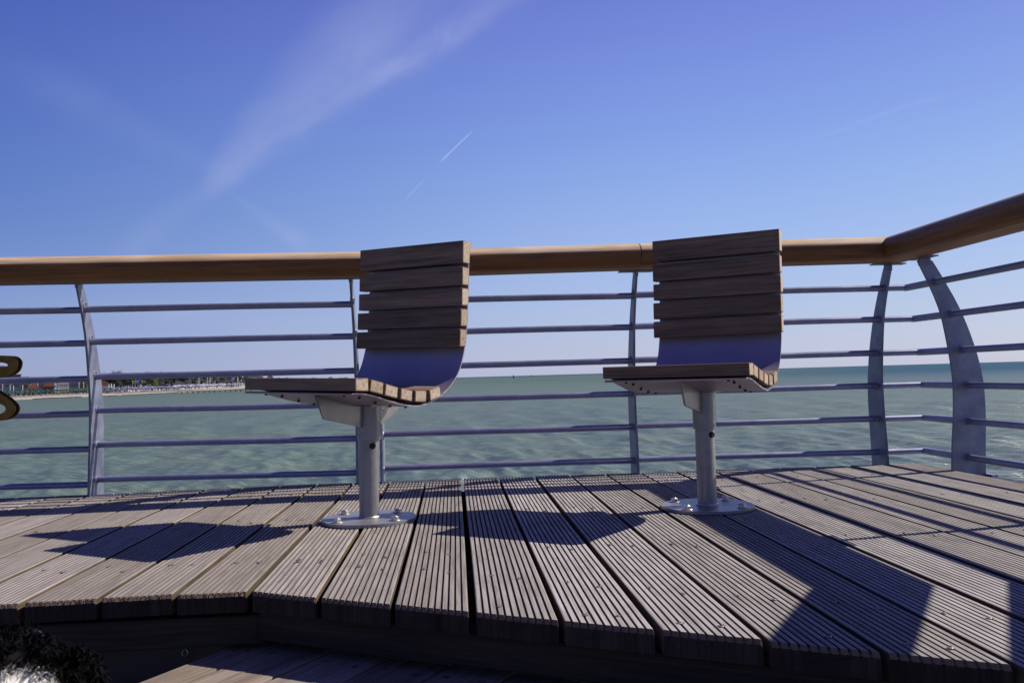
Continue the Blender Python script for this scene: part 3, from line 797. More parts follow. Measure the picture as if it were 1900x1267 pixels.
col = g.mix(0.85, col, st_.outputs[0], 'MULTIPLY')
foam_n = g.noise(g.vscale(P_, (0.55, 2.4, 1), (113.0, 57.0, 0.0)), 1.0, 5.0, 0.75)
foam_b = g.noise(g.vscale(P_, (2.2, 7.0, 1)), 1.0, 4.0, 0.7)
foam = g.m('MULTIPLY', g.ramp(foam_n, 0.685, 0.71), g.ramp(foam_b, 0.48, 0.58))
col = g.mix(g.m('MULTIPLY', foam, 0.8), col, (0.30, 0.33, 0.30, 1))
h1 = g.noise(g.vscale(P_, (0.80, 2.8, 1)), 1.0, 5.0, 0.70, dist=0.2)
h3 = g.noise(g.vscale(P_, (1.8, 8.0, 1)), 1.0, 3.0, 0.6)
hh = g.m('ADD', g.m('MULTIPLY', h1, 0.42), g.m('MULTIPLY', h3, 0.10))
bp_ = g.n('ShaderNodeBump'); g.put(bp_.inputs['Height'], hh); bp_.inputs['Strength'].default_value = 1.0; bp_.inputs['Distance'].default_value = 0.42
# turbid water: diffuse body colour under a mean reflectance of a wind-ruffled surface
df = g.n('ShaderNodeBsdfDiffuse'); g.put(df.inputs['Color'], col); g.put(df.inputs['Normal'], bp_.outputs[0])
gl = g.n('ShaderNodeBsdfGlossy'); gl.inputs['Color'].default_value = (1, 1, 1, 1); g.put(gl.inputs['Roughness'], g.ramp(dist, 30.0, 500.0, 0.30, 0.34)); g.put(gl.inputs['Normal'], bp_.outputs[0])
fr = g.n('ShaderNodeFresnel'); fr.inputs['IOR'].default_value = 1.333; g.put(fr.inputs['Normal'], bp_.outputs[0])
fac = g.m('MINIMUM', fr.outputs[0], g.ramp(dist, 30.0, 700.0, 0.21, 0.09))
mx = g.n('ShaderNodeMixShader'); g.put(mx.inputs[0], fac); g.t.links.new(df.outputs[0], mx.inputs[1]); g.t.links.new(gl.outputs[0], mx.inputs[2])
g.t.links.new(mx.outputs[0], g.t.nodes['Material Output'].inputs['Surface']); g.t.nodes.remove(bs)
sea_me = sea_mesh(); sea_me.materials.append(M_sea)
ob('sea', sea_me, kind='structure')

# ------------------------------------------------------------------ far shore
M_sand = plain('pale_beach_sand', (0.27, 0.245, 0.22), 0.95, 0.1, 0.12, 0.15)
M_land = plain('coastal_scrub_ground', (0.10, 0.10, 0.07), 0.95, 0.1, 0.3, 0.05)
shore = [(-420, 763.0), (-200, 753.5), (0, 743.5), (80, 739.5), (160, 736.2), (230, 733.4), (300, 730.0), (350, 727.2), (400, 724.4), (450, 720.8), (520, 714.5), (600, 709.2), (650, 706.6)]
def land_strip():
    b = MB(); rows = [(0, -3.62), (5, -3.1), (12, -2.6), (24, -2.15), (60, -1.9)]
    vs = []
    pts = []
    for i, (x, y) in enumerate(shore):
        p = hit_z(x, y, SEA); d_ = p.normalized()
        pts.append(p)
    for i, p in enumerate(pts):
        a = pts[max(i-1, 0)]; c = pts[min(i+1, len(pts)-1)]
        t = (c-a).normalized(); n_ = Vector((-t.y, t.x))
        if n_.x > 0: n_ = -n_
        n_ = (n_+p.normalized()*0.6).normalized()
        for off_, z in rows:
            q = p+n_*off_; vs.append((q.x, q.y, z))
    m = len(rows)
    fs = [(i*m+j, i*m+j+1, (i+1)*m+j+1, (i+1)*m+j) for i in range(len(pts)-1) for j in range(m-1)]
    return vs, fs, pts
vs, fs, SP = land_strip()
ob('beach', mesh_from('beach', vs, fs, (M_sand,), smooth=True), kind='structure')
m = 5; back = [Vector(vs[i*m+4][:2]) for i in range(len(SP))]
vs2 = []; 
for q in back: vs2 += [(q.x, q.y, -1.9), (q.x*1.4-200, q.y*1.4, -1.8), (q.x*2.5-2500, q.y*2.5, -1.7)]
fs2 = [(i*3+j, i*3+j+1, (i+1)*3+j+1, (i+1)*3+j) for i in range(len(back)-1) for j in range(2)]
ob('land', mesh_from('land', vs2, fs2, (M_land,)), kind='structure')

def shore_at(x, inland, z=-2.6):
    """point on the coast at the bearing of photograph column x, so many metres behind the water's edge"""
    for i in range(len(shore)-1):
        if shore[i][0] <= x <= shore[i+1][0]:
            f = (x-shore[i][0])/(shore[i+1][0]-shore[i][0]); y = shore[i][1]+(shore[i+1][1]-shore[i][1])*f
            p = hit_z(x, y, SEA); d_ = bear(x)
            q = d_*(p.length+inland); return Vector((q.x, q.y, z))
def zsand(inl): return -2.15+(inl-24)*(0.007 if inl > 24 else 0.037)

# beach umbrellas: one green, one blue-white; folded canopy on a pole
M_green = plain('green_umbrella_cloth', (0.010, 0.058, 0.038), 0.8, 0.2, 0.6, 1.2)
M_red = plain('maroon_sunbed_cloth', (0.10, 0.03, 0.035), 0.8)
M_dark = plain('dark_shadowed_seat', (0.02, 0.025, 0.03), 0.8)
M_blue = plain('lilac_blue_umbrella_cloth', (0.13, 0.13, 0.24), 0.8, 0.2, 0.5, 1.2)
M_white = plain('white_paint', (0.50, 0.50, 0.52), 0.6, 0.3, 0.08)
M_cream = plain('cream_render', (0.34, 0.32, 0.29), 0.85, 0.2, 0.1)
M_greyw = plain('grey_concrete', (0.20, 0.20, 0.21), 0.85, 0.2, 0.15)
M_glassd = plain('dark_window_glass', (0.03, 0.035, 0.05), 0.2, 0.5)
M_navy = plain('dark_blue_cladding', (0.05, 0.06, 0.10), 0.6)
M_tile = plain('orange_roof_tile', (0.21, 0.075, 0.045), 0.9, 0.2, 0.2, 2.0)
M_yellow = plain('yellow_flag_cloth', (0.42, 0.36, 0.08), 0.8)
M_lblue = plain('light_blue_flag_cloth', (0.20, 0.42, 0.75), 0.8)
M_wal = plain('brown_timber', (0.09, 0.065, 0.055), 0.9)
M_rock = plain('dark_wet_rock', (0.03, 0.03, 0.04), 0.8)
def umb_mesh(canopy, half_open):
    b = MB(); b.tube([(0, 0, 0), (0, 0, 2.3)], 0.03, 6, 0)
    n = 8; r_ = 1.15 if half_open else 0.32; zl = 1.75 if half_open else 0.9
    ring = [(r_*math.cos(2*PI*k/n), r_*math.sin(2*PI*k/n), zl) for k in range(n)]
    b.add(ring+[(0, 0, 2.5)], [(k, (k+1) % n, n) for k in range(n)]+[tuple(range(n))[::-1]], 1)
    return b.mesh('umbrella', M_white, canopy)
def bed_mesh(m1, m2):
    b = MB()
    b.box((0, 0.1, 0.32), (0.6, 1.5, 0.10), 0); b.box((0, 0.75, 0.62), (0.6, 0.12, 0.6), 1)
    return b.mesh('sunbed', m1, m2)
UG, UB = umb_mesh(M_green, True), umb_mesh(M_blue, True)
UW = umb_mesh(plain('pale_umbrella_cloth', (0.30, 0.29, 0.33), 0.8, 0.2, 0.3, 1.2), True)
BG_, BB_ = bed_mesh(M_red, M_dark), bed_mesh(M_dark, M_white)
def umbrella(kind, x, inl, s_):
    p = shore_at(x, inl, zsand(inl))
    lab = {'g': 'green umbrella with sunbeds beneath it, on the sand at the far left of the beach', 'b': 'lilac blue umbrella with sunbeds in the dense rows on the far beach', 'w': 'white umbrella in the dense rows where the far beach meets the pier'}[kind]
    grp = {'g': 'green umbrellas on the far beach', 'b': 'blue umbrellas on the far beach', 'w': 'white umbrellas by the far pier'}[kind]
    e = empty('beach_umbrella', p, label=lab, category='beach umbrella', group=grp)
    e.rotation_euler = (0, 0, random.uniform(0, 6)); e.scale = (s_, s_, s_)
    c = ob('canopy', {'g': UG, 'b': UB, 'w': UW}[kind], e); c.rotation_euler = (random.uniform(-0.1, 0.1), random.uniform(-0.1, 0.1), 0)
    for sx in (-0.8, 0.8): ob('sunbed', BG_ if kind == 'g' else BB_, e, (sx, 0, 0))
for row, inl in enumerate((20, 26, 33)):
    x = 3.0+row*3
    while x < 236-row*10:
        umbrella('g', x, inl+random.uniform(-1, 1), random.uniform(0.92, 1.08)); x += random.uniform(7.5, 11.5)
for row, inl in enumerate((21, 28, 36)):
    x = 214.0+row*2-row*12
    while x < 338:
        umbrella('b', x, inl+random.uniform(-1.5, 1.5), random.uniform(0.9, 1.1)); x += random.uniform(4.2, 6.2)
for row, inl in enumerate((22, 40)):
    x = 322.0+row*3
    while x < 452:
        umbrella('w' if random.random() < 0.7 else 'b', x, inl+random.uniform(-2, 2), random.uniform(1.1, 1.35)); x += random.uniform(3.8, 5.6)
# seaweed and rocks along the waterline
b = MB()
for i in range(420):
    x = random.choice([random.uniform(60, 150), random.uniform(185, 330), random.uniform(230, 330)])
    p = shore_at(x, random.uniform(-3.5, 1.5), SEA+0.05); s_ = random.uniform(0.2, 0.55)
    b.box(p, (s_*2.5, s_, s_*0.9), 0, Matrix.Rotation(random.uniform(0, 3), 3, 'Z'))
ob('waterline_rocks', b.mesh('waterline_rocks', M_rock), kind='stuff', label='low dark stones and weed along the edge of the far beach')

# buildings behind the beach
def building(name, x, inl, w_, d_, h_, walls, label, roof=None, rooft=None, nwin=(4, 2), winm=None, base=-2.1, rh=2.2, cat='building', yaw=None):
    p = shore_at(x, inl, base); e = empty(name, p, label=label, category=cat)
    bd = bear(x); e.rotation_euler = (0, 0, math.atan2(-bd.x, bd.y) if yaw is None else yaw)
    b = MB(); b.box((0, 0, h_/2), (w_, d_, h_)); ob('wall', b.mesh('wall', walls), e)
    wb = MB(); ww = w_/nwin[0]*0.55; wh = h_/nwin[1]*0.45
    wb.box((0, 0, 0), (ww, 0.12, wh)); wm = wb.mesh('window', winm or M_glassd)
    for i in range(nwin[0]):
        for j in range(nwin[1]):
            ob('window', wm, e, ((i+0.5)/nwin[0]*w_-w_/2, -d_/2-0.02, (j+0.55)/nwin[1]*h_))
    if roof:
        b = MB(); o_ = 0.7
        b.prism([(-w_/2-o_, h_), (w_/2+o_, h_), (w_*0.18, h_+rh), (-w_*0.18, h_+rh)], lambda a, z, t: (a, t, z), -d_/2-o_, d_/2+o_)
        ob('roof', b.mesh('roof', roof), e)
    else:
        b = MB(); b.box((0, 0, h_+0.15), (w_+0.5, d_+0.5, 0.3)); ob('roof', b.mesh('roof', rooft or M_greyw), e)
    return e
building('beach_building', -6, 75, 19, 12, 9.5, M_navy, 'dark blue fronted block with pale columns at the left end of the beach', nwin=(6, 3))
building('beach_building', 27.5, 62, 1.36, 3, 9.0, M_cream, 'narrow cream tower between the dark blocks behind the green umbrellas', nwin=(1, 4), winm=M_yellow, cat='tower')
building('beach_building', 41, 78, 5.27, 9, 8.5, M_wal, 'dark brown building just right of the narrow cream tower', nwin=(3, 3))
building('beach_house', 62, 55, 4.34, 7, 3.0, M_greyw, 'small house with an orange roof, left of the two behind the green umbrellas', roof=M_tile, nwin=(3, 1), cat='house', rh=2.1)
building('beach_building', 76, 88, 4.34, 8, 8, M_navy, 'dark narrow block between the two orange roofed houses', nwin=(2, 3))
building('beach_house', 91, 66, 4.71, 7, 3.9, M_wal, 'taller house with an orange roof, right of the two behind the green umbrellas', roof=M_tile, nwin=(3, 1), cat='house', rh=2.3)
building('kiosk', 107.5, 40, 1.05, 1.7, 4.4, M_white, 'tall white kiosk standing behind the green umbrellas', nwin=(1, 2), cat='kiosk', winm=M_greyw)
building('apartment_building', 117.5, 80, 5.08, 9, 8.5, M_cream, 'pale grey apartment block with a dark window grid behind the kiosk', nwin=(4, 3), winm=M_greyw)
building('beach_building', 137, 84, 5.33, 9, 8.5, M_navy, 'dark blue block to the right of the pale apartment block', nwin=(4, 3))
building('beach_building', 154, 90, 3.97, 9, 8.0, M_wal, 'dark brown block just left of the first railing post', nwin=(3, 3))
building('beach_pavilion', 191, 50, 4.65, 8, 3.4, M_white, 'white pavilion with a pinkish orange roof right of the first railing post', roof=M_tile, nwin=(4, 1), cat='pavilion', rh=2.6)
building('hilltop_house', 249, 175, 5.27, 8, 11.5, M_cream, 'cream house top showing above the tree line', nwin=(4, 4), cat='house', rooft=M_white)
building('beach_bar', 276, 45, 4.34, 5, 2.0, M_white, 'low white beach bar among the blue umbrellas', nwin=(3, 1), cat='beach bar')
building('beach_bar', 302, 52, 6.82, 6, 2.2, M_wal, 'long low brown beach bar with a dark roof behind the blue umbrellas', roof=M_wal, nwin=(5, 1), cat='beach bar', rh=1.6)
building('beach_bar', 333, 60, 7.44, 6, 2.6, M_cream, 'long pale beach bar with a grey tent roof, left of the lamp masts', roof=M_greyw, nwin=(6, 1), cat='beach bar', rh=2.2)
building('beach_hut', 352, 60, 3.10, 6, 3.2, M_white, 'small white beach hut beside the pair of tall masts', nwin=(3, 1), cat='hut')
building('beach_tower', 432.5, 60, 1.61, 3, 6.2, M_white, 'white lookout tower near the far end of the umbrella rows', nwin=(1, 2), cat='tower', roof=M_white, rh=1.6)
building('beach_hut', 428, 66, 5.58, 4, 2.8, M_cream, 'pale hut beside the white lookout tower', nwin=(4, 1), cat='hut')
# masts and flags
def mast(x, inl, h_, label, flag=None, heads=0, cat='mast', rad=0.10, base=-2.1):
    p = shore_at(x, inl, base); e = empty('mast' if not flag else 'flagpole', p, label=label, category=cat)
    b = MB(); b.tube([(0, 0, 0), (0, 0, h_)], rad, 6); ob('pole', b.mesh('pole', M_white), e)
    if heads:
        b = MB(); b.box((0, 0, h_), (1.3, 0.5, 0.5)); ob('lamp_head', b.mesh('lamp_head', M_white), e)
    if flag:
        b = MB(); n_ = 5
        vs = [(0.1+0.5*i, 0.15*math.sin(i*1.3), h_-zz) for zz in (0, 1.5) for i in range(n_)]+[(0.1+0.5*i, 0.15*math.sin(i*1.3)+0.03, h_-zz) for zz in (0, 1.5) for i in range(n_)]
        b.add(vs, [(i, i+1, n_+i+1, n_+i) for i in range(n_-1)]+[(2*n_+i, 3*n_+i, 3*n_+i+1, 2*n_+i+1) for i in range(n_-1)]); ob('flag', b.mesh('flag', flag), e)
mast(4.5, 45, 7, 'pale column at the left end of the beach')
mast(18.5, 38, 5.4, 'lamp mast left of the narrow cream tower', heads=1, cat='lamp mast')
mast(25, 36, 4.4, 'thin mast right against the narrow cream tower')
mast(42, 36, 4.6, 'thin mast in front of the dark brown building')
mast(70, 60, 7, 'thin mast between the two orange roofed houses')
mast(146.5, 42, 6.5, 'lamp mast left of the first railing post', heads=1, cat='lamp mast')
mast(155, 42, 6.2, 'round headed lamp mast just left of the first railing post', heads=1, cat='lamp mast')
mast(202, 45, 4.1, 'leftmost of three short cream poles in a row', rad=0.18)
mast(206.5, 45, 4.4, 'middle one of three short cream poles in a row', rad=0.18)
mast(211.5, 45, 4.1, 'rightmost of three short cream poles in a row', rad=0.18)
mast(245.5, 40, 5.6, 'flagpole with a yellow flag, left of the blue flag', flag=M_yellow, cat='flagpole')
mast(250.5, 40, 5.9, 'flagpole with a light blue flag between two yellow ones', flag=M_lblue, cat='flagpole')
mast(263, 40, 5.8, 'flagpole with a yellow flag, right of the blue flag', flag=M_yellow, cat='flagpole')
mast(368, 55, 8.0, 'tall lamp mast, left one of a close pair', heads=1, cat='lamp mast')
mast(370.5, 55, 7.8, 'tall lamp mast, right one of a close pair', heads=1, cat='lamp mast')
mast(385, 60, 8.2, 'tall lamp mast standing alone right of the close pair', heads=1, cat='lamp mast')
mast(390, 60, 8.5, 'tallest lamp mast left of the white lookout tower', heads=1, cat='lamp mast')
mast(441, 60, 8.0, 'stout white mast at the right end of the beach', rad=0.25)
# the low pier
pier = empty('distant_pier', shore_at(390, 0, 0)*1.0, label='long low dark timber pier running from the far beach towards the chair seat', category='pier')
pr = Vector(pier.location)
pa, pb = hit_z(332, 727.0, SEA+0.9), hit_z(470, 722.3, SEA+0.9)
b = MB(); d_ = (pb-pa); L = d_.length; c_ = (pa+pb)/2; a_ = math.atan2(d_.y, d_.x)
b.box((c_.x-pr.x, c_.y-pr.y, SEA+1.05-pr.z), (L, 3.0, 0.32), 0, Matrix.Rotation(a_, 3, 'Z')); ob('walkway', b.mesh('walkway', M_wal), pier)
pm = MB(); pm.tube([(0, 0, -0.9), (0, 0, 1.0)], 0.22, 6); pme = pm.mesh('pile', M_rock)
for i in range(14):
    q = pa+(pb-pa)*((i+0.5)/14); ob('pile', pme, pier, (q.x-pr.x, q.y-pr.y, SEA-pr.z))
rm = MB(); rm.box((c_.x-pr.x, c_.y-pr.y, SEA+2.1-pr.z), (L, 0.12, 0.12), 0, Matrix.Rotation(a_, 3, 'Z')); ob('rail', rm.mesh('rail', M_white), pier)

# trees
def leafmat(name, c, var=0.45):
    return plain(name, c, 0.9, 0.1, var, 0.6)
M_leafd, M_leafg, M_leafb = leafmat('dark_pine_foliage', (0.030, 0.042, 0.030)), leafmat('spring_green_foliage', (0.075, 0.10, 0.030)), leafmat('brown_bare_twigs', (0.090, 0.080, 0.072))
M_bark = plain('tree_bark', (0.06, 0.045, 0.035), 0.95)
def tree_meshes(seed, kind):
    rng = random.Random(seed); t = MB(); t.tube([(0, 0, 0), (0.1, 0, 3.5), (0, 0.1, 7.5)], [0.28, 0.2, 0.08], 6)
    for i in range(5):
        a = rng.uniform(0, 6.28); z = rng.uniform(3, 6); t.tube([(0, 0, z), (1.8*math.cos(a), 1.8*math.sin(a), z+1.8)], [0.12, 0.04], 5)
    c = MB(); cl = []
    for i in range(16):
        a = rng.uniform(0, 6.28); r_ = rng.uniform(0, 3.0); z = rng.uniform(3.2, 9.5)
        r_ *= (1-abs(z-5.8)/6.5); cl.append((r_*math.cos(a), r_*math.sin(a), z, rng.uniform(0.8, 1.6)))
    for x, y, z, s_ in cl:
        for j in range(34):
            v_ = Vector((rng.gauss(0, 1), rng.gauss(0, 1), rng.gauss(0, 0.8))).normalized()*s_*rng.uniform(0.5, 1)
            q = Vector((x, y, z))+v_; u_ = Vector((rng.gauss(0, 1), rng.gauss(0, 1), rng.gauss(0, 1))).normalized()*rng.uniform(0.2, 0.42)
            w_ = u_.orthogonal().normalized()*rng.uniform(0.15, 0.35)
            c.add([q-u_, q-w_, q+u_, q+w_], [(0, 1, 2, 3)])
    return mesh_from('trunk', t.v, t.f, (M_bark,)), mesh_from('crown', c.v, c.f, ({'d': M_leafd, 'g': M_leafg, 'b': M_leafb}[kind],))
TM = {k: [tree_meshes(i*7+ord(k), k) for i in range(3)] for k in 'dgb'}
TL = {'d': 'dark evergreen tree in the wood behind the far beach', 'g': 'fresh green tree in the wood behind the far beach', 'b': 'brownish bare tree in the wood behind the far beach'}
def tree(x, inl, h_, kind):
    p = shore_at(x, inl, -1.9); e = empty('tree', p, label=TL[kind], category='tree', group={'d': 'dark trees behind the beach', 'g': 'green trees behind the beach', 'b': 'bare trees behind the beach'}[kind])
    t, c = random.choice(TM[kind]); s_ = h_/10.4; e.scale = (s_*random.uniform(0.9, 1.3), s_*random.uniform(0.9, 1.3), s_); e.rotation_euler = (0, 0, random.uniform(0, 6))
    ob('trunk', t, e); ob('crown', c, e)
x = -10.0
while x < 200:
    tree(x, random.uniform(110, 150), random.uniform(8.0, 10.0), random.choice('ddb')); x += random.uniform(9, 14)
x = 182.0
while x < 345:
    k = 'g' if (225 < x < 250 or 285 < x < 300) and random.random() < 0.7 else random.choice('dddb')
    h_ = 11.3 if x < 320 else 10.4
    tree(x, random.uniform(95, 135), h_*random.uniform(0.88, 1.03), k); x += random.uniform(4.0, 6.5)
x = 196.0
while x < 340:
    tree(x, random.uniform(70, 85), random.uniform(5.5, 9.5), random.choice('ddgb')); x += random.uniform(7, 12)
x = 340.0
while x < 470:
    tree(x, random.uniform(110, 180), random.uniform(9.6, 11.2), random.choice('bbbd')); x += random.uniform(3.6, 5.6)
# the distant wood: one mass
b = MB(); rng = random.Random(3)
for i in range(9000):
    x = rng.uniform(455, 664); f = (x-455)/209
    base = shore_at(min(x, 649), rng.uniform(60, 300), -2.3)
    D = base.length; topy = (18.0-9.5*min(1, max(0, (x-470)/70))-2.5*f)*(0.72+0.28*math.sin(x*0.31)*math.sin(x*0.083+1))+rng.uniform(-1, 1)
    if x > 640: topy *= max(0.1, (664-x)/24)
    htop = H+topy/1620*D
    z = -2.3+(htop+2.3)*rng.random()**0.6
    s_ = D/1620*rng.uniform(0.5, 1.6)
    q = Vector((base.x, base.y, z)); 
    if x > 649:
        bd = bear(x); q = Vector((bd.x*D, bd.y*D, z))
    u_ = Vector((rng.gauss(0, 1), rng.gauss(0, 1), rng.gauss(0, 0.7))).normalized()*s_; w_ = u_.orthogonal().normalized()*s_*0.7
    b.add([q-u_, q-w_, q+u_, q+w_], [(0, 1, 2, 3)], 0 if rng.random() < 0.4 else (1 if f > 0.35 and rng.random() < 0.6 else 2))
ob('distant_wood', mesh_from('distant_wood', b.v, b.f, (M_leafb, M_leafg, M_leafd), b.mi), kind='stuff', label='low distant wood along the coast beyond the left chair')
# sea marks on the horizon
def seamark(x, D, h_, label):
    bd = bear(x); e = empty('sea_marker', (bd.x*D, bd.y*D, SEA), label=label, category='sea marker')
    b = MB(); b.tube([(0, 0, -0.5), (0, 0, h_*0.6)], h_*0.22, 8); ob('float', b.mesh('float', M_dark), e)
    b = MB(); b.tube([(0, 0, h_*0.6), (0, 0, h_)], h_*0.08, 6); ob('mast', b.mesh('mast', M_dark), e)
seamark(953, 1500, 6.0, 'small dark sea marker on the horizon between the two chairs')
seamark(986, 2600, 6.5, 'faint tiny sea marker right of the bigger one on the horizon')

# ------------------------------------------------------------------ dog
M_fblack, g, bs = mat('dog_coat'); tc = g.n('ShaderNodeTexCoord')
at = g.n('ShaderNodeAttribute', attribute_name='white'); nn_ = g.noise(tc.outputs['Object'], 60, 4, 0.6)
g.put(bs.inputs['Base Color'], g.mix(at.outputs['Fac'], (0.004, 0.0036, 0.004, 1), (0.60, 0.58, 0.56, 1)))
bs.inputs['Roughness'].default_value = 0.75; bs.inputs['Specular IOR Level'].default_value = 0.10
M_eye = plain('dog_eye', (0.02, 0.012, 0.008), 0.1, 0.6); M_nose = plain('dog_nose', (0.012, 0.012, 0.013), 0.35, 0.5)
M_pink = plain('dog_inner_ear', (0.10, 0.06, 0.055), 0.8)
def skin_mesh(name, nodes, edges, sub=2):
    me = bpy.data.meshes.new(name); me.from_pydata([n_[0] for n_ in nodes], edges, []); me.update()
    o = bpy.data.objects.new(name, me); COL.objects.link(o)
    mo = o.modifiers.new('s', 'SKIN')
    for i, n_ in enumerate(nodes):
        sv = me.skin_vertices[0].data[i]; r_ = n_[1]; sv.radius = r_ if isinstance(r_, tuple) else (r_, r_); sv.use_root = (i == 0)
    mo.use_smooth_shade = True
    s_ = o.modifiers.new('b', 'SUBSURF'); s_.levels = sub; s_.render_levels = sub
    bpy.context.view_layer.update()
    dg = bpy.context.evaluated_depsgraph_get(); res = bpy.data.meshes.new_from_object(o.evaluated_get(dg))
    bpy.data.objects.remove(o); res.name = name; res.polygons.foreach_set('use_smooth', [True]*len(res.polygons)); return res
# local frame: dog sits facing +Y (towards head_dir); z up from the floor
N = [((0, -0.22, 0.12), (0.105, 0.10)), ((0, -0.14, 0.20), (0.11, 0.11)), ((0, -0.03, 0.29), (0.105, 0.115)), ((0, 0.05, 0.375), (0.085, 0.10)), ((0, 0.085, 0.45), (0.06, 0.065)),
     ((0, 0.115, 0.520), (0.058, 0.060)), ((0, 0.165, 0.525), (0.050, 0.050)), ((0, 0.215, 0.505), (0.031, 0.030)), ((0, 0.275, 0.492), (0.022, 0.021)),
     ((-0.075, 0.06, 0.27), 0.042), ((-0.075, 0.085, 0.13), 0.026), ((-0.075, 0.08, 0.025), 0.021), ((-0.075, 0.115, 0.012), (0.024, 0.014)),
     ((0.075, 0.06, 0.27), 0.042), ((0.075, 0.085, 0.13), 0.026), ((0.075, 0.08, 0.025), 0.021), ((0.075, 0.115, 0.012), (0.024, 0.014)),
     ((-0.10, -0.17, 0.12), 0.06), ((-0.125, -0.04, 0.10), 0.045), ((-0.115, -0.14, 0.035), 0.022), ((-0.115, 0.01, 0.014), (0.026, 0.015)),
     ((0.10, -0.17, 0.12), 0.06), ((0.125, -0.04, 0.10), 0.045), ((0.115, -0.14, 0.035), 0.022), ((0.115, 0.01, 0.014), (0.026, 0.015)),
     ((0, -0.34, 0.05), 0.035), ((0.08, -0.46, 0.035), 0.03), ((0.20, -0.50, 0.03), 0.015)]
Ed = [(0, 1), (1, 2), (2, 3), (3, 4), (4, 5), (5, 6), (6, 7), (7, 8), (3, 9), (9, 10), (10, 11), (11, 12), (3, 13), (13, 14), (14, 15), (15, 16),
      (0, 17), (17, 18), (18, 19), (19, 20), (0, 21), (21, 22), (22, 23), (23, 24), (0, 25), (25, 26), (26, 27)]
body = skin_mesh('body', N, Ed); body.materials.clear(); body.materials.append(M_fblack)
def is_white(p):
    x, y, z = p
    if z > 0.44 and y > 0.20: return abs(x) < 0.021+0.30*(y-0.17)      # blaze and muzzle
    if z > 0.40 and y < 0.100 and x < 0.030+0.15*(0.5-z) and z < 0.575: return True       # white nape
    if y > 0.06 and 0.2 < z <= 0.46 : return True        # chest
    if z < 0.09 and y > -0.05: return True               # paws
    if y < -0.47: return True                            # tail tip
    return False
def set_white(me):
    a = me.attributes.new('white', 'FLOAT', 'POINT')
    a.data.foreach_set('value', [1.0 if is_white(v_.co) else 0.0 for v_ in me.vertices])
set_white(body)
dog = empty('dog', (0, 0, 0), label='black and white long haired dog, its head just showing in the lower left corner', category='dog')
ob('body', body, dog)
EARS = []
def ear(sx):
    b = MB(); n = 8
    def ring(c, rx, ry): return [Vector((sx*(c[0]+rx*math.cos(t)), c[1]+ry*math.sin(t), c[2]+rx*0.5*math.sin(t))) for t in [2*PI*k/n for k in range(n)]]
    rs_ = [ring((0.034, 0.115, 0.548), 0.014, 0.009), ring((0.043, 0.116, 0.553), 0.014, 0.008), ring((0.052, 0.120, 0.545), 0.012, 0.006), ring((0.058, 0.124, 0.528), 0.006, 0.003)]
    vs = [q for r_ in rs_ for q in r_]
    b.add(vs, [(i*n+k, i*n+(k+1) % n, (i+1)*n+(k+1) % n, (i+1)*n+k) for i in range(3) for k in range(n)]+[tuple(range(3*n, 4*n))], 0, True)
    me = b.mesh('ear', M_fblack); set_white(me); return me
for sx in (-1, 1):
    em = ear(sx); eo = ob('ear', em, dog); EARS.append((em, eo))
for sx in (-1, 1):
    b = MB(); bm = bmesh.new(); bmesh.ops.create_uvsphere(bm, u_segments=12, v_segments=8, radius=0.010)
    me = bpy.data.meshes.new('eye'); bm.to_mesh(me); bm.free(); me.materials.append(M_eye); ob('eye', me, dog, (sx*0.026, 0.203, 0.545))
bm = bmesh.new(); bmesh.ops.create_uvsphere(bm, u_segments=12, v_segments=8, radius=0.013); me = bpy.data.meshes.new('nose'); bm.to_mesh(me); bm.free(); me.materials.append(M_nose); ob('nose', me, dog, (0, 0.297, 0.50))
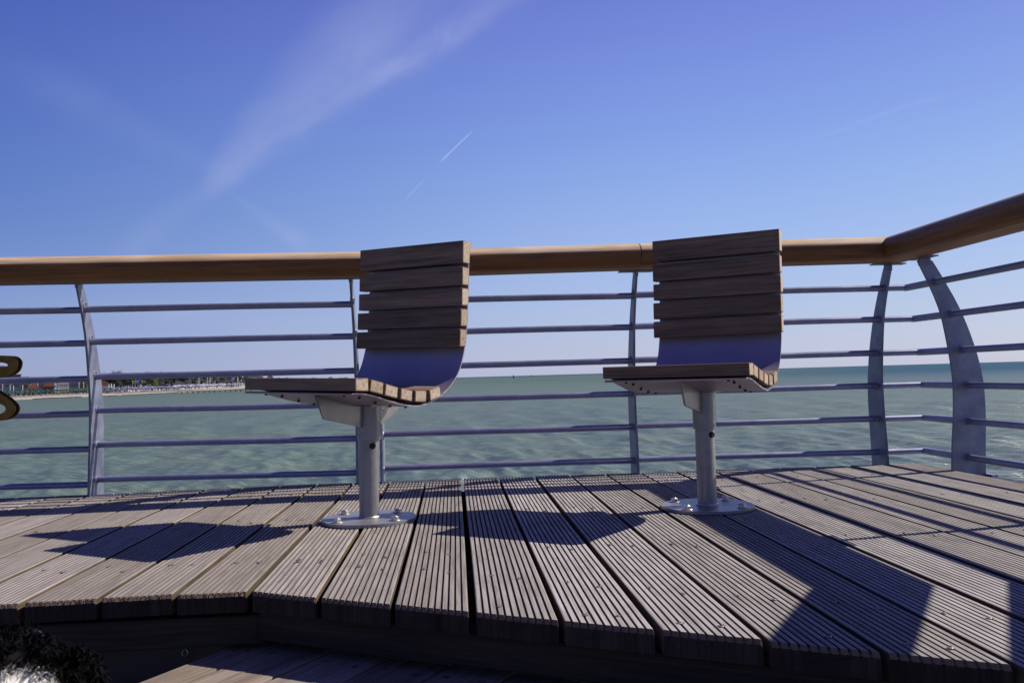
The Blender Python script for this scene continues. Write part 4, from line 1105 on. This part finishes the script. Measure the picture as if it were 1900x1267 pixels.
# hair: fine curved blades growing from the body
def hair(me, n, seed, k=1.0):
    rng = random.Random(seed); polys = [p for p in me.polygons]
    cum = np.cumsum([p.area*(2.2 if p.center.z > 0.36 else 1.0) for p in polys]); vs = []; fs = []; wh = []
    for i in range(n):
        p = polys[int(np.searchsorted(cum, rng.random()*cum[-1]))]
        vv = [me.vertices[j].co for j in p.vertices]; a, c = rng.random(), rng.random()
        if a+c > 1: a, c = 1-a, 1-c
        q = vv[0]+(vv[1]-vv[0])*a+(vv[2]-vv[0])*c
        nr = p.normal; head = q.z > 0.45
        muzzle = q.y > 0.20 and head
        L = rng.uniform(0.008, 0.014) if muzzle else (rng.uniform(0.012, 0.026) if head else rng.uniform(0.03, 0.055))
        L *= k
        flow = (Vector((0, -0.8, -0.1)) if head else Vector((0, -0.3, -0.9)))+Vector((rng.gauss(0, 0.22), rng.gauss(0, 0.22), rng.gauss(0, 0.22)))
        d1 = (nr*0.45*k+flow*0.6).normalized(); d2 = (nr*0.12*k+flow).normalized()
        sd_ = d1.cross(Vector((rng.gauss(0, 1), rng.gauss(0, 1), rng.gauss(0, 1)))).normalized()*rng.uniform(0.00025, 0.0006)
        m_ = q+d1*L*0.5; t_ = m_+d2*L*0.5; o_ = len(vs)
        vs += [q-sd_, q+sd_, m_-sd_*0.8, m_+sd_*0.8, t_]; fs += [(o_, o_+1, o_+3, o_+2), (o_+2, o_+3, o_+4)]
        wh += [1.0 if is_white(q) else 0.0]*5
    hm = mesh_from('hair', vs, fs, (M_fblack,)); a = hm.attributes.new('white', 'FLOAT', 'POINT'); a.data.foreach_set('value', wh); return hm
hb = ob('hair', hair(body, 110000, 11), dog); hb['kind'] = 'stuff'
for em, eo in EARS:
    h_ = ob('hair', hair(em, 1500, 5, 0.5), eo); h_['kind'] = 'stuff'
# placed so that the top of the head shows at the lower left corner
hd = raydir(-14, 1285); hp = Vector((0, 0, H))+hd*0.78
face = R(28)                                # heading: looking away from the viewer over the edge
dog.rotation_euler = (0, 0, face)
loc_head = Matrix.Rotation(face, 3, 'Z') @ Vector((0, 0.13, 0.535))
dog.location = hp-loc_head
FLOORZ = -0.357
s_ = (hp.z-FLOORZ)/0.535
dog.scale = (s_, s_, s_)
dog.location = (hp.x-loc_head.x*s_, hp.y-loc_head.y*s_, FLOORZ)
